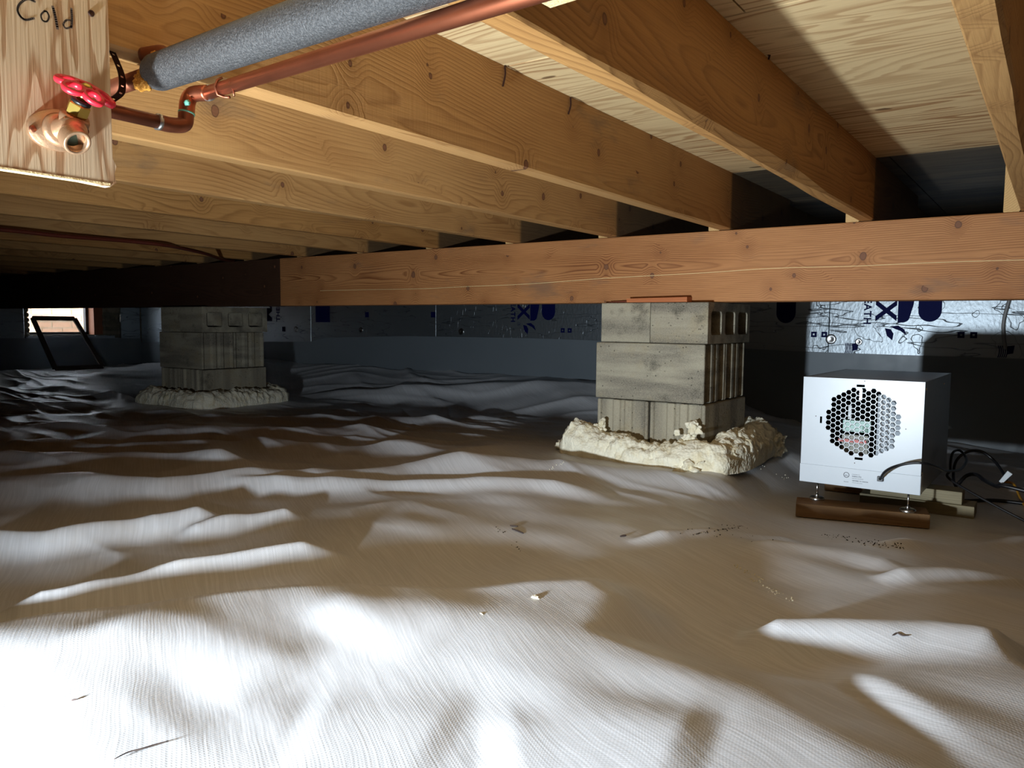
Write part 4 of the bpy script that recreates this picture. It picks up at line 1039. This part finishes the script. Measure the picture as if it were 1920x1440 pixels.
tb('outlet_bore', lambda bm: lathe(bm, [(.0091, -.011), (.0088, -.0108), (.002, -.0100)], Of, Od, 24), M['bore'])
def hexring(r_, h0, h1): 
    return lambda bm: lathe(bm, [(r_*.9, h0), (r_, h0+.0015), (r_, h1-.0015), (r_*.85, h1)], W_, Nst, 6)
tb('body_hex', lambda bm: lathe(bm, [(.0150, -.040), (.0158, -.038), (.0158, -.032), (.0135, -.030)], W_, Nst, 6), M['brass'])
o = tb('packing_nut', lambda bm: lathe(bm, [(.0098, -.030), (.0112, -.028), (.0112, -.018), (.0092, -.016)], W_, Nst, 6), M['brass_y']); 
for p_ in (o,): p_.data.polygons.foreach_set('use_smooth', [False]*len(p_.data.polygons))
tb('stem', lambda bm: lathe(bm, [(.0052, -.02), (.0052, .003), (.003, .005)], W_, Nst, 16), M['brass_y'])
tb('washer', lambda bm: lathe(bm, [(.0095, -.0165), (.0095, -.013), (.006, -.0125)], W_, Nst, 20), M['black'])
def wheel(bm):
    u = Nst.orthogonal().normalized(); v = Nst.cross(u); R_ = .0182
    for k_ in range(6):
        a = 2*PI*k_/6+.35; d = u*math.cos(a)+v*math.sin(a); s = Nst.cross(d)
        c = W_+d*R_; pts = [c+d*math.cos(t)*.0088+s*math.sin(t)*.0088-Nst*(.0016+.0022*math.cos(t)) for t in np.linspace(0, 2*PI, 21)[:-1]]
        n = len(pts); rings = []
        for i in range(n):
            T_ = (pts[(i+1) % n]-pts[i-1]).normalized(); N_ = (pts[i]-c).normalized(); B_ = T_.cross(N_)
            rings.append([bm.verts.new(pts[i]+N_*.0026*math.cos(q)+B_*.0036*math.sin(q)) for q in np.linspace(0, 2*PI, 10)[:-1]])
        for i in range(n):
            for j in range(9): bm.faces.new([rings[i][j], rings[i][(j+1) % 9], rings[(i+1) % n][(j+1) % 9], rings[(i+1) % n][j]])
    lathe(bm, [(.0085, -.005), (.0100, -.002), (.0095, .001), (.004, .003)], W_, Nst, 24)
    bmesh.ops.recalc_face_normals(bm, faces=bm.faces)
tb('wheel_handle', wheel, M['red'])
for s_ in (-1, 1):
    c = Vector((XBd+.0046, Fc.y+s_*.0265*math.cos(.15), Fc.z+s_*.0265*math.sin(.15)))
    tb('screw', lambda bm: lathe(bm, [(.0036, 0), (.0034, .001), (.0015, .0016)], c, (1, 0, 0), 16), M['copper_dark'])

# thin copper pipe with its elbows
cp = tag(empty('copper_pipe', (-.885, .55, .24)), 'thin copper water pipe with two elbows running under the joists from behind the tap board', 'pipe')
CL = cp.location.copy()
def cpart(name, pts, r, mat, **k):
    bm = bmesh.new(); tube(bm, [Vector(p)-CL for p in pts], r, 20, **k); return obj(name, bm, mat, cp, smooth=True)
A0 = Vector((-.886, .40, .234)); A1 = Vector((-.886, .535, .2335)); E1 = Vector((-.886, .553, .2345)); E2 = Vector((-.886, .566, .258)); E3 = Vector((-.874, .581, .276))
Q1 = Vector((-.35, .456, .2235)); dirp = (Q1-Vector((-.884, .583, .277))).normalized(); Q2 = Q1+dirp*.9
cpart('pipe_run', [E3+dirp*.012, Q1, Q2], .0080, M['copper'])
cpart('pipe_stub', [A0, A1], .0080, M['copper_dark'])
cpart('elbow', catmull([A1-Vector((0, .006, 0)), A1+Vector((0, .010, 0)), Vector((-.886, .562, .238)), Vector((-.886, .565, .252))], 6), .0092, M['copper_dark'])
cpart('elbow', catmull([Vector((-.886, .5655, .251)), Vector((-.885, .567, .266)), Vector((-.880, .571, .2745)), E3+dirp*.016], 6), .0094, M['copper'])
cpart('solder_ring', [A1-Vector((0, .0085, 0)), A1-Vector((0, .0045, 0))], .0096, M['solder'])
cpart('solder_ring', [E3+dirp*.015, E3+dirp*.0165], .0097, M['solder'])
cpart('solder_ring', [Vector((-.886, .5652, .2505)), Vector((-.886, .5656, .2525))], .0098, M['verdigris'])
def lumpy(name, c, r, mat, parent, seed=0, sub=3, amp=.5, st=(1, 1, 1)):
    bm = bmesh.new(); bmesh.ops.create_icosphere(bm, subdivisions=sub, radius=1)
    for v in bm.verts:
        d = v.co.normalized(); k_ = 1+amp*noise.noise(d*2.2+Vector((seed, 0, 0))); v.co = Vector((d.x*st[0], d.y*st[1], d.z*st[2]))*r*k_
    return obj(name, bm, mat, parent, Vector(c)-parent.location, smooth=True)
lumpy('verdigris_patch', onX(353, 192, -.872)+Vector((-.002, 0, 0)), .0035, M['verdigris'], cp, 1)
# hanger clip nails on the pipe
q = E3+dirp*.06
cpart('pipe_clip', [q+Vector((0, .0, .012)), q+Vector((0, -.006, .008)), q+Vector((0, -.0095, 0)), q+Vector((0, -.006, -.0085)), q+Vector((.004, .0, -.0105)), q+Vector((.014, .0, -.012))], .0016, M['copper_dark'])
q = E3+dirp*.10
cpart('pipe_clip', [q+Vector((0, 0, .008)), q+Vector((0, -.008, 0)), q+Vector((0, -.003, -.009)), q+Vector((.001, -.003, -.014))], .0011, M['copper_dark'])
# short copper tee peeping between insulation and pipe
q = onX(367, 150, -.86)
cpart('cap_end', [q+Vector((0, .0, .03)), q+Vector((0, 0, .008)), q+Vector((0, 0, .001))], .0085, M['copper'], rs=[.0085, .0085, .006])

# insulated pipe
ip = tag(empty('insulated_pipe', (-.84, .50, .275)), 'water pipe in thick grey foam insulation running under the joists at upper left', 'pipe')
IL = ip.location.copy()
I0 = Vector((-.905, .540, .2965))*.925; I1 = Vector((-.612, .505, .281))*.925; di = (I1-I0).normalized(); I2 = I0+di*1.5
def ipart(name, pts, r, mat, **k):
    bm = bmesh.new(); tube(bm, [Vector(p)-IL for p in pts], r, 28, **k); return obj(name, bm, mat, ip, smooth=True)
ipart('insulation_sleeve', [I0-di*.004, I0-di*.002, I0+di*.004, I0+di*.5, I2], .0215, M['insul'], rs=[.0158, .0186, .0199, .0199, .0199])
ipart('inner_pipe', [I0-di*.40, I0+di*.02], .0098, M['copper_dark'])
ipart('inner_elbow', catmull([I0+Vector((.0, .012, .02)), I0+Vector((-.012, .012, .026)), I0+Vector((-.035, .006, .026))], 5), .0095, M['copper_dark'])
for c, r, sd in [((-.015, -.004, -.004), .010, 1), ((-.018, -.01, -.012), .006, 2), ((-.010, .010, .018), .010, 3), ((-.02, 0, .006), .005, 4), ((-.005, -.012, -.014), .007, 7)]:
    lumpy('foam_smear', I0+Vector(c), r, M['yfoam'], ip, sd, amp=.8)
# perforated strap at the board's edge
st_ = tag(empty('hanger_strap', (-.90, .475, .30)), 'dark perforated strap looped round the pipe beside the tap board', 'strap')
SL = st_.location.copy()
pth = catmull([onX(207, 88, -.89), onX(218, 112, -.885), onX(228, 138, -.885), onX(230, 160, -.885), onX(226, 176, -.885), onX(208, 190, -.89)], 6)
sd_ = Vector((-.2, .95, -.1)).normalized()*.0045; holes_at = set(range(3, len(pth)-1, 5))
bm = bmesh.new()
for i in range(len(pth)-1):
    a, b = pth[i]-SL, pth[i+1]-SL
    if i in holes_at:
        for s0, s1 in ((-1, -.45), (.45, 1)): bm.faces.new([bm.verts.new(q) for q in (a+sd_*s0, b+sd_*s0, b+sd_*s1, a+sd_*s1)])
    else: bm.faces.new([bm.verts.new(q) for q in (a-sd_, b-sd_, b+sd_, a+sd_)])
so = obj('strap_band', bm, M['dark_metal'], st_); mm = so.modifiers.new('s', 'SOLIDIFY'); mm.thickness = .001
# pale flap of plastic above the pipe end
bm = bmesh.new()
fp = [onX(205, 68, -.905), onX(255, 76, -.90), onX(282, 88, -.90), onX(232, 96, -.90), onX(206, 92, -.905)]
bm.faces.new([bm.verts.new(q) for q in fp]); fo = obj('plastic_flap', bm, M['scrap_grey']); mm = fo.modifiers.new('s', 'SOLIDIFY'); mm.thickness = .001
tag(fo, 'pale scrap of plastic above the end of the insulated pipe', 'scrap')
# wood strapping under the joists at the top of the picture
a = onX(1035, 14, -.40); 
bm = box_bm(-.03, .25, -.05, .0, 0, .012)
bm = bmesh.new(); P1, P2 = onZ(1032, 15, .262), onZ(1090, -3, .262); dd = (P2-P1).normalized(); qq = Vector((0, 0, 1)).cross(dd)
if qq.y > 0: qq = -qq
base = [P1+Vector((0, 0, 0)), P1+dd*.30, P1+dd*.30+qq*.08, P1+qq*.08]
if True:
    lo = [bm.verts.new(c) for c in base]; hi = [bm.verts.new(c+Vector((0, 0, .018))) for c in base]
    bm.faces.new(lo[::-1]); bm.faces.new(hi)
    for i in range(4): bm.faces.new([lo[i], lo[(i+1) % 4], hi[(i+1) % 4], hi[i]])
    bmesh.ops.recalc_face_normals(bm, faces=bm.faces)
bst = obj('wood_batten', bm, M['board_edge']); tag(bst, 'pale splintered batten end at the top edge of the picture beside the copper pipe', 'batten')
# red brown cable under the joists at left
cb = [(-2.87, -1.5, .292), (-2.87, .6, .291), (-2.868, 1.15, .292), (-2.867, 1.33, .289), (-2.886, 1.57, .294), (-2.87, 1.72, .290), (-2.95, 1.85, .291), (-3.10, 2.05, .292), (-3.335, 2.31, .292), (-3.45, 2.45, .303)]
bm = bmesh.new(); tube(bm, catmull(cb, 6), .0075, 10); tag(obj('ceiling_cable', bm, M['pex'], smooth=True), 'red brown cable along the joist undersides at left, ending at the dark beam', 'cable')

# ------------------------------------------------------------------ small litter on the sheet
def twig(pix, r, label, name='twig', lift=.002):
    pts = []
    for px, py in pix:
        q = on_floor(px, py); pts.append((q.x, q.y, zf(q.x, q.y)+lift))
    bm = bmesh.new(); pts = catmull(pts, 5); tube(bm, pts, r, 6, rs=[r*(.5+.5*math.sin(PI*(i+1)/(len(pts)+1))) for i in range(len(pts))])
    return tag(obj(name, bm, M['twig'], smooth=True), label, 'twig')
twig([(214, 1430), (240, 1416), (268, 1409), (290, 1402), (316, 1396)], .0009, 'thin curved twig lying near the bottom left corner')
t_ = twig([(1673, 1196), (1682, 1193), (1692, 1196), (1704, 1195)], .0012, 'small forked twig on the pale fold at lower right')
twig([(134, 1317), (140, 1315), (146, 1314)], .0011, 'tiny dark chip left of the middle of the lower sheet', 'twig')
twig([(956, 987), (964, 988), (971, 988)], .0018, 'shorter of the two dark sticks on the flat brown part of the sheet', 'stick')
twig([(960, 994), (970, 997), (981, 1002)], .0022, 'longer slanting stick of the two on the flat brown part of the sheet', 'stick')
twig([(1163, 1008), (1168, 1007), (1174, 1006)], .0025, 'single dark stick on the sheet left of the trail of soil crumbs', 'stick')
def crumb(px, py, r, label, seed):
    q = on_floor(px, py); e = tag(empty('foam_crumb', q), label, 'foam crumb')
    lumpy('foam_piece', q+Vector((0, 0, r*.3)), r, M['foam'], e, seed, 3, .9, (1.6, .8, .6)); lumpy('foam_piece', q+Vector((r*1.4, -.001, r*.2)), r*.6, M['foam'], e, seed+3, 3, .9, (1.5, .8, .5))
crumb(1003, 1121, .0040, 'cream foam crumb on the sheet behind the middle of the foreground', 2)
crumb(903, 1152, .0022, 'smaller foam crumb in front of the other one', 5)
# trails of soil crumbs
bm = bmesh.new()
trails = [((1300, 1003), (1390, 988), 34, 3), ((1350, 984), (1400, 990), 10, 3), ((1545, 1002), (1600, 1012), 26, 5), ((1600, 1012), (1690, 1026), 60, 7), ((930, 992), (945, 998), 8, 3), ((966, 1012), (972, 1035), 6, 4), ((1240, 985), (1440, 1010), 14, 12)]
for a, b, n, sp in trails:
    for _ in range(n):
        t = random.random(); px = a[0]+(b[0]-a[0])*t+random.gauss(0, sp); py = a[1]+(b[1]-a[1])*t+random.gauss(0, sp*.45)
        q = on_floor(px, py); r = random.uniform(.0006, .0018)
        bmesh.ops.create_icosphere(bm, subdivisions=1, radius=r, matrix=Matrix.Translation((q.x, q.y, zf(q.x, q.y)+r*.4)))
tag(obj('soil_crumbs', bm, M['dirt']), 'scattered dark soil crumbs on the flat part of the sheet', 'soil', kind='stuff')
bm = bmesh.new()
for a, b, n, sp in [((1380, 1062), (1440, 1092), 24, 3), ((1405, 1085), (1490, 1128), 40, 4), ((1400, 866), (1500, 905), 14, 5), ((1030, 880), (1060, 868), 12, 3)]:
    for _ in range(n):
        t = random.random(); px = a[0]+(b[0]-a[0])*t+random.gauss(0, sp); py = a[1]+(b[1]-a[1])*t+random.gauss(0, sp*.5)
        q = on_floor(px, py); r = random.uniform(.0007, .0018)
        bmesh.ops.create_icosphere(bm, subdivisions=1, radius=r, matrix=Matrix.Translation((q.x, q.y, zf(q.x, q.y)+r*.4)))
tag(obj('foam_specks', bm, M['foam']), 'tiny cream foam specks scattered on the sheet', 'foam', kind='stuff')
print('tris approx floor', len(faces)*2)
